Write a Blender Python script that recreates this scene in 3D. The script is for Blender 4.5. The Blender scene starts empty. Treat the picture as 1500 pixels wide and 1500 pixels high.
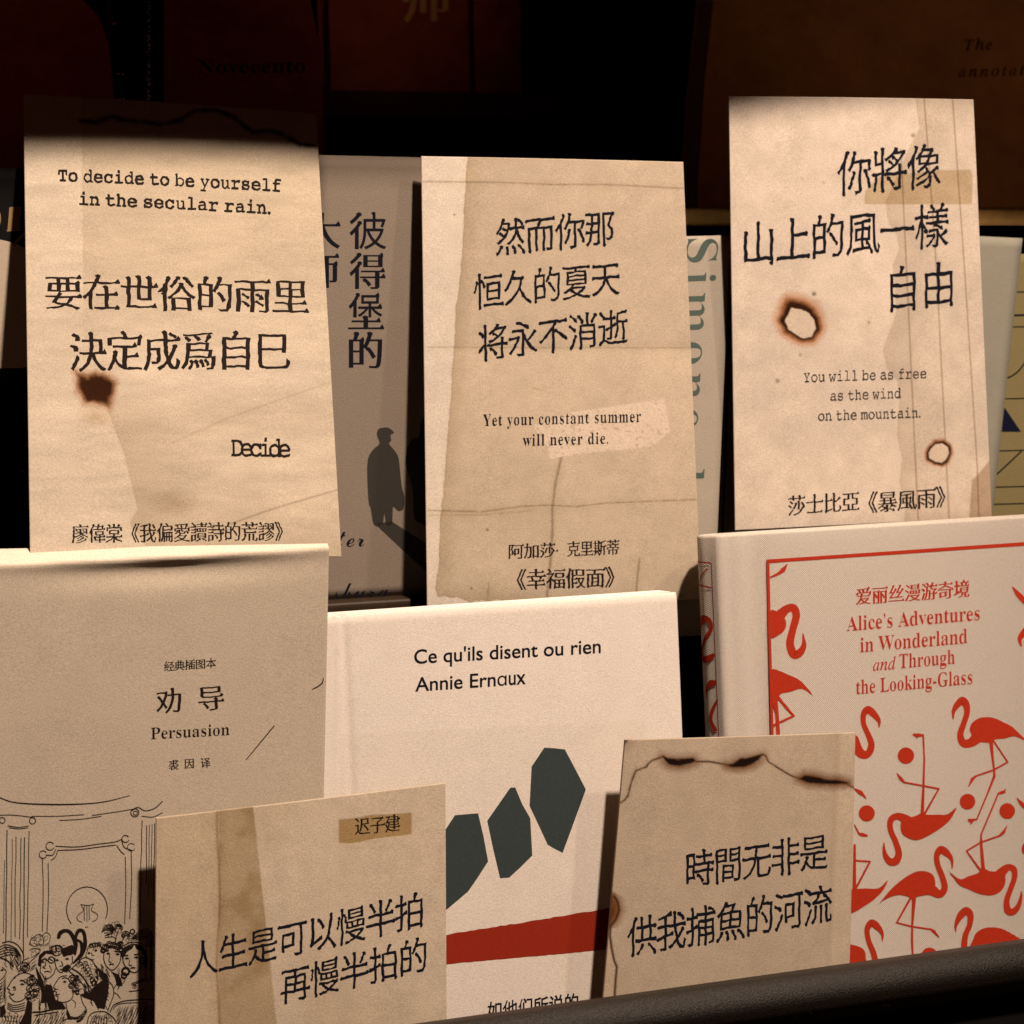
import bpy, bmesh, math, random
import numpy as np
from mathutils import Vector, Matrix
from mathutils.geometry import tessellate_polygon
random.seed(7); RNG = np.random.default_rng(7)
SC = bpy.context.scene
COL = SC.collection
R = math.radians

# ------------------------------------------------------------------ camera
F_PX, YAW, PITCH = 2600.0, R(16.5), R(9.5)
CAM = np.array([-.02, -.52, .345])
FWD = np.array([math.sin(YAW)*math.cos(PITCH), math.cos(YAW)*math.cos(PITCH), -math.sin(PITCH)])
RGT = np.array([math.cos(YAW), -math.sin(YAW), 0.0])
UPV = np.cross(RGT, FWD)
cd = bpy.data.cameras.new('camera'); cam = bpy.data.objects.new('camera', cd); COL.objects.link(cam)
cd.sensor_width = 36.0; cd.lens = 36.0*F_PX/1500.0
cd.clip_start = .01; cd.clip_end = 50
cam.matrix_world = Matrix([[RGT[i], UPV[i], -FWD[i], CAM[i]] for i in range(3)] + [[0, 0, 0, 1]])
cd.dof.use_dof = True; cd.dof.focus_distance = .60; cd.dof.aperture_fstop = 18
SC.camera = cam

# ------------------------------------------------------------------ light
W = bpy.data.worlds.new('World'); SC.world = W; W.use_nodes = True
bgn = W.node_tree.nodes['Background']
bgn.inputs[0].default_value = (1.0, .32, .16, 1); bgn.inputs[1].default_value = .025
def lamp(name, pos, target, size, watts, color):
    l = bpy.data.lights.new(name, 'AREA'); l.shape = 'DISK'; l.size = size; l.energy = watts; l.color = color
    o = bpy.data.objects.new(name, l); COL.objects.link(o); o.location = pos
    o.rotation_euler = (Vector(target) - Vector(pos)).to_track_quat('-Z', 'Y').to_euler()
    o['label'] = name.replace('_', ' '); return o
TGT = np.array([.14, .05, .2])
KEYDIR = np.array([.17, -.50, 1.0]); KEYDIR /= np.linalg.norm(KEYDIR)
lamp('ceiling_spot', TGT + KEYDIR*1.25, TGT, .06, 31, (1, .80, .645))
K2 = np.array([.62, -.50, 1.0]); K2 /= np.linalg.norm(K2)
lamp('ceiling_spot', TGT + K2*1.4, TGT, .07, 7, (1, .80, .645))
def back_row_spot(pos, target, watts, deg, color):   # added narrow spot that lifts the dark back-row books, no source in view
    l = bpy.data.lights.new('added_back_row_spot', 'SPOT'); l.energy = watts; l.color = color; l.spot_size = R(deg); l.spot_blend = .9; l.shadow_soft_size = .03
    o = bpy.data.objects.new('added_back_row_spot', l); COL.objects.link(o); o.location = pos
    o.rotation_euler = (Vector(target)-Vector(pos)).to_track_quat('-Z', 'Y').to_euler(); o['label'] = 'added back row spot'
back_row_spot((.95, -.55, .47), (.435, .21, .425), 1.0, 17, (1, .62, .26))
back_row_spot((.02, -.9, .585), (.165, .345, .465), 1.9, 7.5, (1, .45, .22))
back_row_spot((-.3, -.8, .53), (-.035, .19, .44), .22, 9, (1, .35, .2))
SC.view_settings.view_transform = 'Standard'; SC.view_settings.look = 'None'
SC.view_settings.exposure = 0; SC.view_settings.gamma = 1; SC.view_settings.use_curve_mapping = False
SC.render.engine = 'CYCLES'
SC.cycles.max_bounces = 6; SC.cycles.use_denoising = True

# ------------------------------------------------------------------ materials
class NT:
    def __init__(s, name):
        s.m = bpy.data.materials.new(name); s.m.use_nodes = True; s.t = s.m.node_tree
        s.b = s.t.nodes['Principled BSDF']; s.co = s.t.nodes.new('ShaderNodeTexCoord').outputs['Object']
    def n(s, typ, **k):
        o = s.t.nodes.new(typ)
        for a, v in k.items(): setattr(o, a, v)
        return o
    def l(s, a, b): s.t.links.new(a, b)
    def noise(s, scale, detail=4, rough=.6, stretch=None):
        n = s.n('ShaderNodeTexNoise'); n.inputs['Scale'].default_value = scale
        n.inputs['Detail'].default_value = detail; n.inputs['Roughness'].default_value = rough
        if stretch:
            mp = s.n('ShaderNodeMapping'); mp.inputs['Scale'].default_value = stretch
            s.l(s.co, mp.inputs[0]); s.l(mp.outputs[0], n.inputs['Vector'])
        else: s.l(s.co, n.inputs['Vector'])
        return n.outputs['Fac']
    def remap(s, v, a, b, lo, hi):
        r = s.n('ShaderNodeMapRange'); r.inputs[1].default_value = a; r.inputs[2].default_value = b
        r.inputs[3].default_value = lo; r.inputs[4].default_value = hi; s.l(v, r.inputs[0]); return r.outputs[0]
    def mul(s, col, val):
        v = s.n('ShaderNodeVectorMath', operation='MULTIPLY'); 
        if isinstance(col, tuple): v.inputs[0].default_value = col[:3]
        else: s.l(col, v.inputs[0])
        s.l(val, v.inputs[1]); return v.outputs[0]
    def bump(s, h, strength, dist):
        b = s.n('ShaderNodeBump'); b.inputs['Strength'].default_value = strength; b.inputs['Distance'].default_value = dist
        s.l(h, b.inputs['Height']); s.l(b.outputs[0], s.b.inputs['Normal'])
def paper(name, col, attr=False, grain=.10, mott=.10, rough=.75, fibre=None):
    t = NT(name)
    a = t.remap(t.noise(2000, 3, .85), .3, .7, 1-grain*1.7, 1+grain*1.7)
    b = t.remap(t.noise(90, 5, .65, fibre), .3, .7, 1-mott, 1+mott)
    c = t.mul(col, a); c = t.mul(c, b)
    if attr:
        at = t.n('ShaderNodeVertexColor', layer_name='tone'); c = t.mul(c, at.outputs['Color'])
    t.l(c, t.b.inputs['Base Color'])
    t.b.inputs['Roughness'].default_value = .9; t.b.inputs['Specular IOR Level'].default_value = .08
    h = t.noise(1500, 4, .7)
    if attr:
        sep = t.n('ShaderNodeSeparateColor'); t.l(at.outputs['Color'], sep.inputs[0])
        m = t.n('ShaderNodeMath', operation='MULTIPLY_ADD'); t.l(sep.outputs[1], m.inputs[0]); m.inputs[1].default_value = .9; t.l(h, m.inputs[2]); h = m.outputs[0]
    t.bump(h, .4, .00025)
    return t.m
def flat(name, col, rough=.6, spec=.3, vary=.12, scale=700, metal=0, bump=0):
    t = NT(name)
    c = t.mul(tuple(col), t.remap(t.noise(scale, 4, .7), .25, .75, 1-vary, 1+vary))
    t.l(c, t.b.inputs['Base Color']); t.b.inputs['Roughness'].default_value = rough
    t.b.inputs['Specular IOR Level'].default_value = spec; t.b.inputs['Metallic'].default_value = metal
    if bump: t.bump(t.noise(scale*1.5, 3, .7), bump, .0003)
    return t.m
def pages_mat(name, col):
    t = NT(name)
    c = t.mul(tuple(col), t.remap(t.noise(60, 4, .8, (1, 1, 60)), .3, .7, .72, 1.12))
    t.l(c, t.b.inputs['Base Color']); t.b.inputs['Roughness'].default_value = .85
    t.bump(t.noise(60, 3, .8, (1, 1, 60)), .5, .0005); return t.m
def cloth(name, col):
    t = NT(name)
    def wave(sx, sy):
        mp = t.n('ShaderNodeMapping'); mp.inputs['Scale'].default_value = (sx, sy, sx)
        t.l(t.co, mp.inputs[0])
        ns = t.n('ShaderNodeTexNoise'); ns.inputs['Scale'].default_value = 260; t.l(t.co, ns.inputs['Vector'])
        ad = t.n('ShaderNodeVectorMath', operation='MULTIPLY_ADD'); t.l(ns.outputs['Color'], ad.inputs[0])
        ad.inputs[1].default_value = (.9, .9, .9); t.l(mp.outputs[0], ad.inputs[2])
        sep = t.n('ShaderNodeSeparateXYZ'); t.l(ad.outputs[0], sep.inputs[0]); return sep
    P = 2*math.pi/.00070
    sp = wave(P, P)
    sx = t.n('ShaderNodeMath', operation='SINE'); t.l(sp.outputs[0], sx.inputs[0])
    sy = t.n('ShaderNodeMath', operation='SINE'); t.l(sp.outputs[1], sy.inputs[0])
    pr = t.n('ShaderNodeMath', operation='MULTIPLY'); t.l(sx.outputs[0], pr.inputs[0]); t.l(sy.outputs[0], pr.inputs[1])
    f = t.remap(pr.outputs[0], -1, 1, .74, 1.14)
    c = t.mul(tuple(col), f); c = t.mul(c, t.remap(t.noise(1300, 4, .8), .25, .75, .80, 1.16))
    t.l(c, t.b.inputs['Base Color']); t.b.inputs['Roughness'].default_value = .8
    t.b.inputs['Specular IOR Level'].default_value = .25
    t.bump(pr.outputs[0], .8, .00025); return t.m

M_INK = flat('black_ink', (.006, .006, .010), .7, .06, .3, 1800)
M_INKB = flat('brown_black_ink', (.012, .007, .005), .7, .06, .4, 2200)
M_GREY = flat('grey_ink', (.032, .028, .022), .7, .06, .3, 2200)
M_RED = flat('red_foil', (.34, .024, .008), .55, .12, .34, 2600, bump=.4)
M_REDINK = flat('red_ink', (.22, .017, .006), .75, .1, .14, 1500)
M_SLATE = flat('slate_ink', (.030, .040, .040), .75, .1, .18, 1400)
M_GREEN = flat('green_ink', (.050, .072, .060), .7, .2, .2, 1500)
M_NAVY = flat('navy_ink', (.003, .004, .013), .8, .05, .15, 900)
M_GOLD = flat('gold_ink', (.24, .15, .06), .45, .4, .2, 1500)
M_DIMGOLD = flat('dim_gold_ink', (.85, .60, .24), .5, .4, .2, 1500)
M_PAGES = pages_mat('page_edges', (.88, .83, .75))
M_PAGESDIM = pages_mat('brown_page_edges', (.60, .44, .26))

# ------------------------------------------------------------------ planes
def nrm(yaw, lean): return np.array([math.sin(yaw)*math.cos(lean), -math.cos(yaw)*math.cos(lean), math.sin(lean)])
N0 = nrm(0, R(14))
def ray(p): return FWD + RGT*(p[0]-750)/F_PX + UPV*(750-p[1])/F_PX
def hit(p, P, N):
    d = ray(p); return CAM + d*(np.dot(P-CAM, N)/np.dot(d, N))
FLOOR = .025
class Plane:
    """a leaning flat face standing in the rack; L turns a measured mark into the face's own metres"""
    def __init__(s, ctr, off, yaw, lean, org=None, base=None):
        A = hit(ctr, -N0*off, N0); yaw, lean = R(yaw), R(lean)
        s.N = nrm(yaw, lean); s.U = np.array([math.cos(yaw), math.sin(yaw), 0.0]); s.V = np.cross(s.N, s.U)
        O = A.copy()
        if base is not None: O = A + s.V*((base - A[2])/s.V[2])
        s.O = O
        s.mat = Matrix([[s.U[i], s.V[i], s.N[i], O[i]] for i in range(3)] + [[0, 0, 0, 1]])
        s.warp = lambda u, v: 0.0*u
    def L(s, p):
        X = hit(p, s.O, s.N) - s.O; return np.array([X @ s.U, X @ s.V])
    def LL(s, pts): return np.array([s.L(p) for p in pts])
    def px(s, u, v):
        X = s.O + np.multiply.outer(u, s.U) + np.multiply.outer(v, s.V) - CAM
        z = X @ FWD; return 750 + F_PX*(X @ RGT)/z, 750 - F_PX*(X @ UPV)/z

# ------------------------------------------------------------------ object helpers
def link(name, verts, faces, mat, parent=None, smooth=False):
    m = bpy.data.meshes.new(name); m.from_pydata([tuple(map(float, v)) for v in verts], [], [tuple(f) for f in faces]); m.update()
    if mat: m.materials.append(mat)
    if smooth: m.polygons.foreach_set('use_smooth', [True]*len(m.polygons))
    o = bpy.data.objects.new(name, m); COL.objects.link(o)
    if parent: o.parent = parent
    return o
def empty(name, mat):
    o = bpy.data.objects.new(name, None); COL.objects.link(o); o.matrix_world = mat; o.empty_display_size = .02; return o
def tag(o, label, cat, group=None):
    o['label'] = label; o['category'] = cat
    if group: o['group'] = group
    return o
def box_vf(x0, x1, y0, y1, z0, z1, b=0.0):
    bm = bmesh.new(); bmesh.ops.create_cube(bm, size=1)
    for v in bm.verts:
        v.co = Vector(((x0+x1)/2+v.co.x*(x1-x0), (y0+y1)/2+v.co.y*(y1-y0), (z0+z1)/2+v.co.z*(z1-z0)))
    if b: bmesh.ops.bevel(bm, geom=bm.edges[:], offset=b, segments=3, profile=.6, affect='EDGES')
    bm.verts.ensure_lookup_table(); bm.verts.index_update()
    V = [v.co.copy() for v in bm.verts]; Fc = [[v.index for v in f.verts] for f in bm.faces]; bm.free(); return V, Fc
def box(name, x0, x1, y0, y1, z0, z1, mat, parent=None, b=0.0):
    V, Fc = box_vf(x0, x1, y0, y1, z0, z1, b); return link(name, V, Fc, mat, parent)

def quad_grid(pl, corners, step, thick, mat, name, parent=None, tone=None, dark_edges=False):
    """a sheet spanning four corners (TL,TR,BR,BL in the plane's metres) as a fine grid, with real thickness"""
    TL, TR, BR, BL = [np.array(c) for c in corners]
    nu = max(2, int(np.linalg.norm(TR-TL)/step)); nv = max(2, int(np.linalg.norm(BL-TL)/step))
    s = np.linspace(0, 1, nu+1)[None, :, None]; t = np.linspace(0, 1, nv+1)[:, None, None]
    P = (TL*(1-s)+TR*s)*(1-t) + (BL*(1-s)+BR*s)*t
    u, v = P[..., 0].ravel(), P[..., 1].ravel(); w = pl.warp(u, v)
    n = len(u); co = np.stack([u, v, w], 1)
    idx = np.arange(n).reshape(nv+1, nu+1)
    q = np.stack([idx[:-1, :-1], idx[1:, :-1], idx[1:, 1:], idx[:-1, 1:]], -1).reshape(-1, 4)
    co2 = co.copy(); co2[:, 2] -= thick
    qb = q[:, ::-1] + n
    ring = np.concatenate([idx[0, :], idx[1:, -1], idx[-1, -2::-1], idx[-2:0:-1, 0]])
    rn = np.roll(ring, -1); sd = np.stack([ring, rn, rn+n, ring+n], -1)
    Fq = np.concatenate([q, qb, sd]); Vv = np.concatenate([co, co2])
    m = bpy.data.meshes.new(name); m.vertices.add(len(Vv)); m.vertices.foreach_set('co', Vv.astype(np.float32).ravel())
    m.loops.add(Fq.size); m.loops.foreach_set('vertex_index', Fq.astype(np.int32).ravel())
    m.polygons.add(len(Fq)); m.polygons.foreach_set('loop_start', np.arange(0, Fq.size, 4, dtype=np.int32))
    m.polygons.foreach_set('loop_total', np.full(len(Fq), 4, dtype=np.int32))
    sm = np.zeros(len(Fq), bool); sm[:2*len(q)] = True; m.polygons.foreach_set('use_smooth', sm)
    m.update(calc_edges=True)
    if tone is not None:
        X, Y = pl.px(u, v); c = np.ones((n, 3)); c = tone(X, Y, c)
        ca = m.color_attributes.new('tone', 'FLOAT_COLOR', 'POINT')
        full = np.ones((2*n, 4), np.float32); full[:n, :3] = c; ca.data.foreach_set('color', full.ravel())
    m.materials.append(mat)
    o = bpy.data.objects.new(name, m); COL.objects.link(o)
    if parent: o.parent = parent
    return o

# ------------------------------------------------------------------ printing: lettering, strokes, shapes
SERIF = (0x1D400, 0x1D41A); ITAL = (0x1D434, 0x1D44E); MONO = (0x1D670, 0x1D68A); SCRIPT = (0x1D4D0, 0x1D4EA)
def mp(sx, base):
    out = ''
    for ch in sx:
        if 'A' <= ch <= 'Z': out += chr(base[0]+ord(ch)-65)
        elif ch == 'h' and base is ITAL: out += '\u210e'
        elif 'a' <= ch <= 'z': out += chr(base[1]+ord(ch)-97)
        else: out += ch
    return out
_txt = bpy.data.curves.new('tmp_text', 'FONT'); _txo = bpy.data.objects.new('tmp_text', _txt); COL.objects.link(_txo)
def outlines(body, track=1.0):
    _txt.body = body; _txt.space_character = track
    bpy.context.view_layer.update()
    cu = _txo.to_curve(bpy.context.evaluated_depsgraph_get()); loops = []
    for sp in cu.splines:
        bp = sp.bezier_points; k = len(bp); pts = []
        for i in range(k):
            a, b = bp[i], bp[(i+1) % k]
            p0, p1, p2, p3 = [np.array(q[:2]) for q in (a.co, a.handle_right, b.handle_left, b.co)]
            ch = p3-p0; L = np.hypot(*ch)
            if L < 1e-6: continue
            dev = max(abs(ch[0]*(p1-p0)[1]-ch[1]*(p1-p0)[0]), abs(ch[0]*(p2-p0)[1]-ch[1]*(p2-p0)[0]))/L
            nseg = 1 if dev < .002 else (3 if L < .12 else 6)
            for j in range(nseg):
                t = j/nseg; pts.append(p0*(1-t)**3+3*p1*t*(1-t)**2+3*p2*t*t*(1-t)+p3*t**3)
        if len(pts) >= 3: loops.append(np.array(pts))
    _txo.to_curve_clear(); return loops
def area(p): x, y = p[:, 0], p[:, 1]; return .5*np.sum(x*np.roll(y, -1)-np.roll(x, -1)*y)
def offset_loop(p, sgn, dx, dy):
    """move each edge along its outward normal by an amount that depends on its direction"""
    e = np.roll(p, -1, 0)-p; L = np.hypot(e[:, 0], e[:, 1])+1e-12
    nn = np.stack([e[:, 1], -e[:, 0]], 1)/L[:, None]*sgn
    d = dx*np.abs(nn[:, 0])+dy*np.abs(nn[:, 1])
    out = p.copy(); n1, n2 = np.roll(nn, 1, 0), nn; d1, d2 = np.roll(d, 1), d
    det = n1[:, 0]*n2[:, 1]-n1[:, 1]*n2[:, 0]
    for i in range(len(p)):
        if abs(det[i]) > .3:
            ox = (d1[i]*n2[i, 1]-d2[i]*n1[i, 1])/det[i]; oy = (n1[i, 0]*d2[i]-n2[i, 0]*d1[i])/det[i]
        else:
            m = n1[i]+n2[i]; m = m/(np.hypot(*m)+1e-9); dd = (d1[i]+d2[i])/2; ox, oy = m*dd
        m = math.hypot(ox, oy); lim = 1.5*max(abs(d1[i]), abs(d2[i]))
        if m > lim: ox, oy = ox*lim/m, oy*lim/m
        out[i] += (ox, oy)
    return out
def brush_ends(p, sgn, style, T):
    """small triangular heads and rounded tips that the brush or the cut type leaves at stroke ends"""
    polys = []; n = len(p)
    e = np.roll(p, -1, 0)-p; L = np.hypot(e[:, 0], e[:, 1]); th = np.arctan2(e[:, 1], e[:, 0])
    turn = (np.diff(np.append(th, th[0]))+np.pi) % (2*np.pi)-np.pi   # turn at vertex i+1
    turn = np.roll(turn, 1)*sgn                                       # turn at vertex i
    for i in range(n):
        j = (i+1) % n; a, b = p[i], p[j]
        if turn[i] > .7 and turn[j] > .7 and .012 < L[i] < .125:
            d = np.array([e[i, 1], -e[i, 0]])/L[i]*sgn; m = (a+b)/2; h = L[i]/2
            if d[0] > .8:        # right end of a horizontal
                if style == 'song': polys.append([m+(.012, -h), m+(.012, h*.6), m+(-.035, h+T), m+(-.115, h*.8), m+(-.115, -h)])
                else: polys.append([m+(.02, -h-.012), m+(.026, h*.5), m+(.0, h+.026), m+(-.05, h+.014), m+(-.09, h*.7), m+(-.06, -h)])
            elif d[1] > .8:      # head of a vertical
                if style == 'song': polys.append([m+(-h-.034, .012), m+(-h*.2, .038), m+(h, .01), m+(h, -.05), m+(-h, -.05)])
                else: polys.append([m+(-h-.02, .018), m+(0, .03), m+(h+.012, .0), m+(h, -.06), m+(-h, -.06)])
            elif style == 'hand': # tips elsewhere swell a little
                r = h*1.18+.004; c = m-d*r*.3
                polys.append([c+(r*math.cos(k*1.0472), r*math.sin(k*1.0472)) for k in range(6)])
        elif turn[i] > 1.2 and L[i] > .12 and L[i-1] > .12:
            # outer corner of a box, top right
            din = e[i-1]/L[i-1]*sgn; do = e[i]/L[i]*sgn
            n1 = np.array([e[i-1, 1], -e[i-1, 0]])/L[i-1]*sgn; n2 = np.array([e[i, 1], -e[i, 0]])/L[i]*sgn
            s2 = n1+n2
            if s2[0] > .8 and s2[1] > .8:
                k = T*.9
                polys.append([p[i]+(.014, -.05), p[i]+(.016, .004), p[i]+(-.02, k), p[i]+(-.10, -.002), p[i]+(-.06, -.06)])
    return polys
def rough(q, amp):
    """uneven ink: long edges are broken up and pushed about a little"""
    out = []
    for a_, b_ in zip(q, np.roll(q, -1, 0)):
        L = np.hypot(*(b_-a_)); n = max(1, int(L/.10))
        for j in range(n): out.append(a_+(b_-a_)*j/n)
    o = np.array(out); x, y = o[:, 0], o[:, 1]
    o2 = o+amp*np.stack([np.sin(y*13.1+x*2.3)+.7*np.sin(y*29+x*7.7+1), np.sin(x*11.7-y*1.9)+.7*np.sin(x*27-y*8.3+2)], 1)
    return o2
_cache = {}
def glyph_polys(body, style, track=1.0):
    key = (body, style, track)
    if key in _cache: return _cache[key]
    loops = outlines(body, track)
    def inside(pt, q):
        x, y = pt; X, Y = q[:, 0], q[:, 1]; X2, Y2 = np.roll(X, -1), np.roll(Y, -1)
        c = ((Y > y) != (Y2 > y)); xi = (X2-X)*(y-Y)/(np.where(Y2 == Y, 1e-12, Y2-Y))+X
        return np.sum(c & (x < xi)) % 2 == 1
    bb = [(*q.min(0), *q.max(0)) for q in loops]; lab = list(range(len(loops)))
    for a_ in range(len(loops)):
        for b_ in range(a_):
            if bb[a_][0] < bb[b_][2] and bb[b_][0] < bb[a_][2] and bb[a_][1] < bb[b_][3] and bb[b_][1] < bb[a_][3]:
                la, lb_ = lab[a_], lab[b_]; lab = [lb_ if k == la else k for k in lab]
    for k in set(lab):   # each cluster of outlines keeps the winding of its largest one
        mem = [m for m in range(len(loops)) if lab[m] == k]
        if area(loops[max(mem, key=lambda m: abs(area(loops[m])))]) < 0:
            for m in mem: loops[m] = loops[m][::-1]
    depth = [0 if area(q) > 0 else 1 for q in loops]; sgn = 1.0
    par = {'hand': (.004, -.001, .06), 'song': (.017, -.010, .075), 'songbold': (.024, -.012, .08), 'sansbold': (.016, .012, 0),
           'plain': (0, 0, 0), 'serifthin': (-.020, .002, 0), 'serif': (-.013, .0, 0), 'serifx': (-.012, .006, 0), 'serifwide': (-.009, .003, 0), 'mono': (.010, .008, 0), 'monobold': (.022, .018, 0),
           'monothin': (.002, .002, 0), 'title': (.010, .008, 0)}[style]
    extra = []; V, T = [], []; ink = []; rgh = {'hand': .0085, 'song': .0075}.get(style, 0)
    def inside(pt, q):
        x, y = pt; X, Y = q[:, 0], q[:, 1]; X2, Y2 = np.roll(X, -1), np.roll(Y, -1)
        c = ((Y > y) != (Y2 > y)); xi = (X2-X)*(y-Y)/(np.where(Y2 == Y, 1e-12, Y2-Y))+X
        return np.sum(c & (x < xi)) % 2 == 1
    groups = [[q] for q, d_ in zip(loops, depth) if d_ == 0]
    for q, d_ in zip(loops, depth):
        if d_:
            cand = [g for g in groups if inside(q[0], g[0])]
            if cand: min(cand, key=lambda g: abs(area(g[0]))).append(q)
    for g in groups:
        for k in (1, .75, .5, .25, 0):      # ease the weight change until the outline fills cleanly
            gg = [offset_loop(q, 1.0, par[0]*k, par[1]*k) for q in g]; gg = [gg[0]]+[q for q in gg[1:] if area(q) < -1e-5]
            if rgh: gg = [rough(q, rgh*max(k, .4)) for q in gg]
            tri = tessellate_polygon([[Vector((x, y, 0)) for x, y in q] for q in gg]); fl = np.concatenate(gg)
            ta = sum(abs((fl[b_][0]-fl[a_][0])*(fl[c_][1]-fl[a_][1])-(fl[c_][0]-fl[a_][0])*(fl[b_][1]-fl[a_][1]))/2 for a_, b_, c_ in tri)
            want = sum(area(q) for q in gg)
            if want > 0 and abs(ta-want) < .006*want and len(tri) == len(fl)+2*(len(gg)-1)-2: break
        b = len(V); V += [(x, y, 0) for x, y in fl]; T += [tuple(b+m for m in t) for t in tri]; ink.append(fl)
        if par[2]:
            for q in gg: extra += brush_ends(q, 1.0, 'hand' if style == 'hand' else 'song', par[2])
    for k, q in enumerate(extra):
        b = len(V); V += [(float(x), float(y), 1+(k % 5)*.25) for x, y in q]; T.append(tuple(range(b, b+len(q))))
    V = np.array(V); ink = np.concatenate(ink)
    r = (V, T, ink[:, 0].min(), ink[:, 0].max(), ink[:, 1].min(), ink[:, 1].max()); _cache[key] = r; return r
class Print:
    """collects inked shapes lying on one face and links them as one mesh"""
    def __init__(s, pl, lift=.00008): s.pl, s.V, s.F, s.lift, s.k = pl, [], [], lift, 0
    def add_local(s, uvz, faces):
        b = len(s.V); uvz = np.array(uvz, float); w = s.pl.warp(uvz[:, 0], uvz[:, 1])
        for (u, v, z), ww in zip(uvz, np.broadcast_to(w, (len(uvz),))): s.V.append((u, v, ww+s.lift+z*.000012))
        for f in faces: s.F.append(tuple(b+i for i in f))
    def text(s, body, style, p0, p1, h, slant=0.0, latin=False, track=1.0, wob=0.0):
        if style in ('hand', 'song') and len(body) > 2: track = .93
        V, T, x0, x1, y0, y1 = glyph_polys(body, style, track)
        if latin: y0 = 0.0
        ex = np.array([p1[0]-p0[0], p1[1]-p0[1]], float); ey = np.array([slant*h, -h], float)
        a = (V[:, 0]-x0)/(x1-x0); b = (V[:, 1]-y0)/(y1-y0)
        P = np.array(p0)[None]+a[:, None]*ex+b[:, None]*ey
        if wob:
            P += wob*np.stack([np.sin(P[:, 1]*.9+P[:, 0]*.31)+.6*np.sin(P[:, 0]*1.7), np.sin(P[:, 0]*.8-P[:, 1]*.4)+.6*np.sin(P[:, 1]*1.9)], 1)
        uv = s.pl.LL(P); s.add_local(np.column_stack([uv, V[:, 2]]), T)
    def poly(s, pts, z=0.0):
        uv = s.pl.LL(pts); tri = tessellate_polygon([[Vector((x, y, 0)) for x, y in uv]])
        s.add_local(np.column_stack([uv, np.full(len(uv), z)]), tri)
    def ribbon(s, pts, w, z=None, smooth=True, cap=True):
        """a pen or brush stroke through points with the given width(s), in measured units"""
        pts = np.array(pts, float); w = np.full(len(pts), w, float) if np.isscalar(w) else np.array(w, float)
        if smooth and len(pts) > 2:
            q, ww = [], []; n = len(pts); ext = np.vstack([2*pts[0]-pts[1], pts, 2*pts[-1]-pts[-2]])
            for i in range(n-1):
                a, b, c, d = ext[i:i+4]; st = 6
                for j in range(st):
                    t = j/st; q.append(.5*((2*b)+(-a+c)*t+(2*a-5*b+4*c-d)*t*t+(-a+3*b-3*c+d)*t**3)); ww.append(w[i]*(1-t)+w[i+1]*t)
            q.append(pts[-1]); ww.append(w[-1]); pts, w = np.array(q), np.array(ww)
        s.k += 1; z = (s.k % 40)*.12 if z is None else z
        tg = np.gradient(pts, axis=0); tg /= (np.hypot(tg[:, 0], tg[:, 1])+1e-9)[:, None]
        nn = np.stack([-tg[:, 1], tg[:, 0]], 1)*w[:, None]/2
        Lp, Rp = pts+nn, pts-nn; n = len(pts)
        uv = s.pl.LL(np.vstack([Lp, Rp])); s.add_local(np.column_stack([uv, np.full(2*n, z)]), [(i, i+1, n+i+1, n+i) for i in range(n-1)])
        if cap:
            for c, r in ((pts[0], w[0]/2), (pts[-1], w[-1]/2)):
                if r > 1.2: s.disc(c, r, z+.03)
    def disc(s, c, r, z=None, n=14, ry=None):
        s.k += 1; z = (s.k % 40)*.12 if z is None else z
        P = [(c[0]+r*math.cos(2*math.pi*i/n), c[1]+(ry or r)*math.sin(2*math.pi*i/n)) for i in range(n)]
        uv = s.pl.LL(P); s.add_local(np.column_stack([uv, np.full(n, z)]), [tuple(range(n))])
    def ring(s, c, r, w, a0=0, a1=360, ry=None):
        P = [(c[0]+r*math.cos(R(a)), c[1]+(ry or r)*math.sin(R(a))) for a in np.linspace(a0, a1, 18)]; s.ribbon(P, w, smooth=False)
    def trim(s, u_min):   # nothing is printed past the cover's edge
        s.F = [f for f in s.F if max(s.V[i][0] for i in f) > u_min]; s.V = [(max(u, u_min), v, w) for u, v, w in s.V]
    def done(s, name, mat, parent):
        o = link(name, s.V, s.F, mat, parent)
        bm = bmesh.new(); bm.from_mesh(o.data)
        for f in bm.faces:
            f.normal_update()
            if f.normal.z < 0: f.normal_flip()
        bm.to_mesh(o.data); bm.free(); return o
def T(pts, s, ox, oy): return [(ox+x*s, oy+y*s) for x, y in pts]

# tone painting: marks measured on the face, as printed colour of the sheet
def pdist(X, Y, pts, closed=False):
    pts = np.array(pts, float); d = np.full(X.shape, 1e9)
    seg = list(zip(pts, np.roll(pts, -1, 0))) if closed else list(zip(pts[:-1], pts[1:]))
    for a, b in seg:
        e = b-a; t = np.clip(((X-a[0])*e[0]+(Y-a[1])*e[1])/(e@e+1e-9), 0, 1)
        d = np.minimum(d, np.hypot(X-a[0]-t*e[0], Y-a[1]-t*e[1]))
    return d
def pin(X, Y, pts):
    pts = np.array(pts, float); c = np.zeros(X.shape, bool)
    for a, b in zip(pts, np.roll(pts, -1, 0)):
        cr = ((a[1] > Y) != (b[1] > Y)); xi = (b[0]-a[0])*(Y-a[1])/((b[1]-a[1]) or 1e-9)+a[0]; c ^= cr & (X < xi)
    return c
def soft(d, w): return np.clip(.5-d/w, 0, 1)
def sdf(X, Y, pts): d = pdist(X, Y, pts, True); return np.where(pin(X, Y, pts), -d, d)
def blend(c, m, col): return c*(1-m[:, None])+c*np.array(col)*m[:, None]
def over(c, m, col): return c*(1-m[:, None])+np.array(col)*m[:, None]
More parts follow.
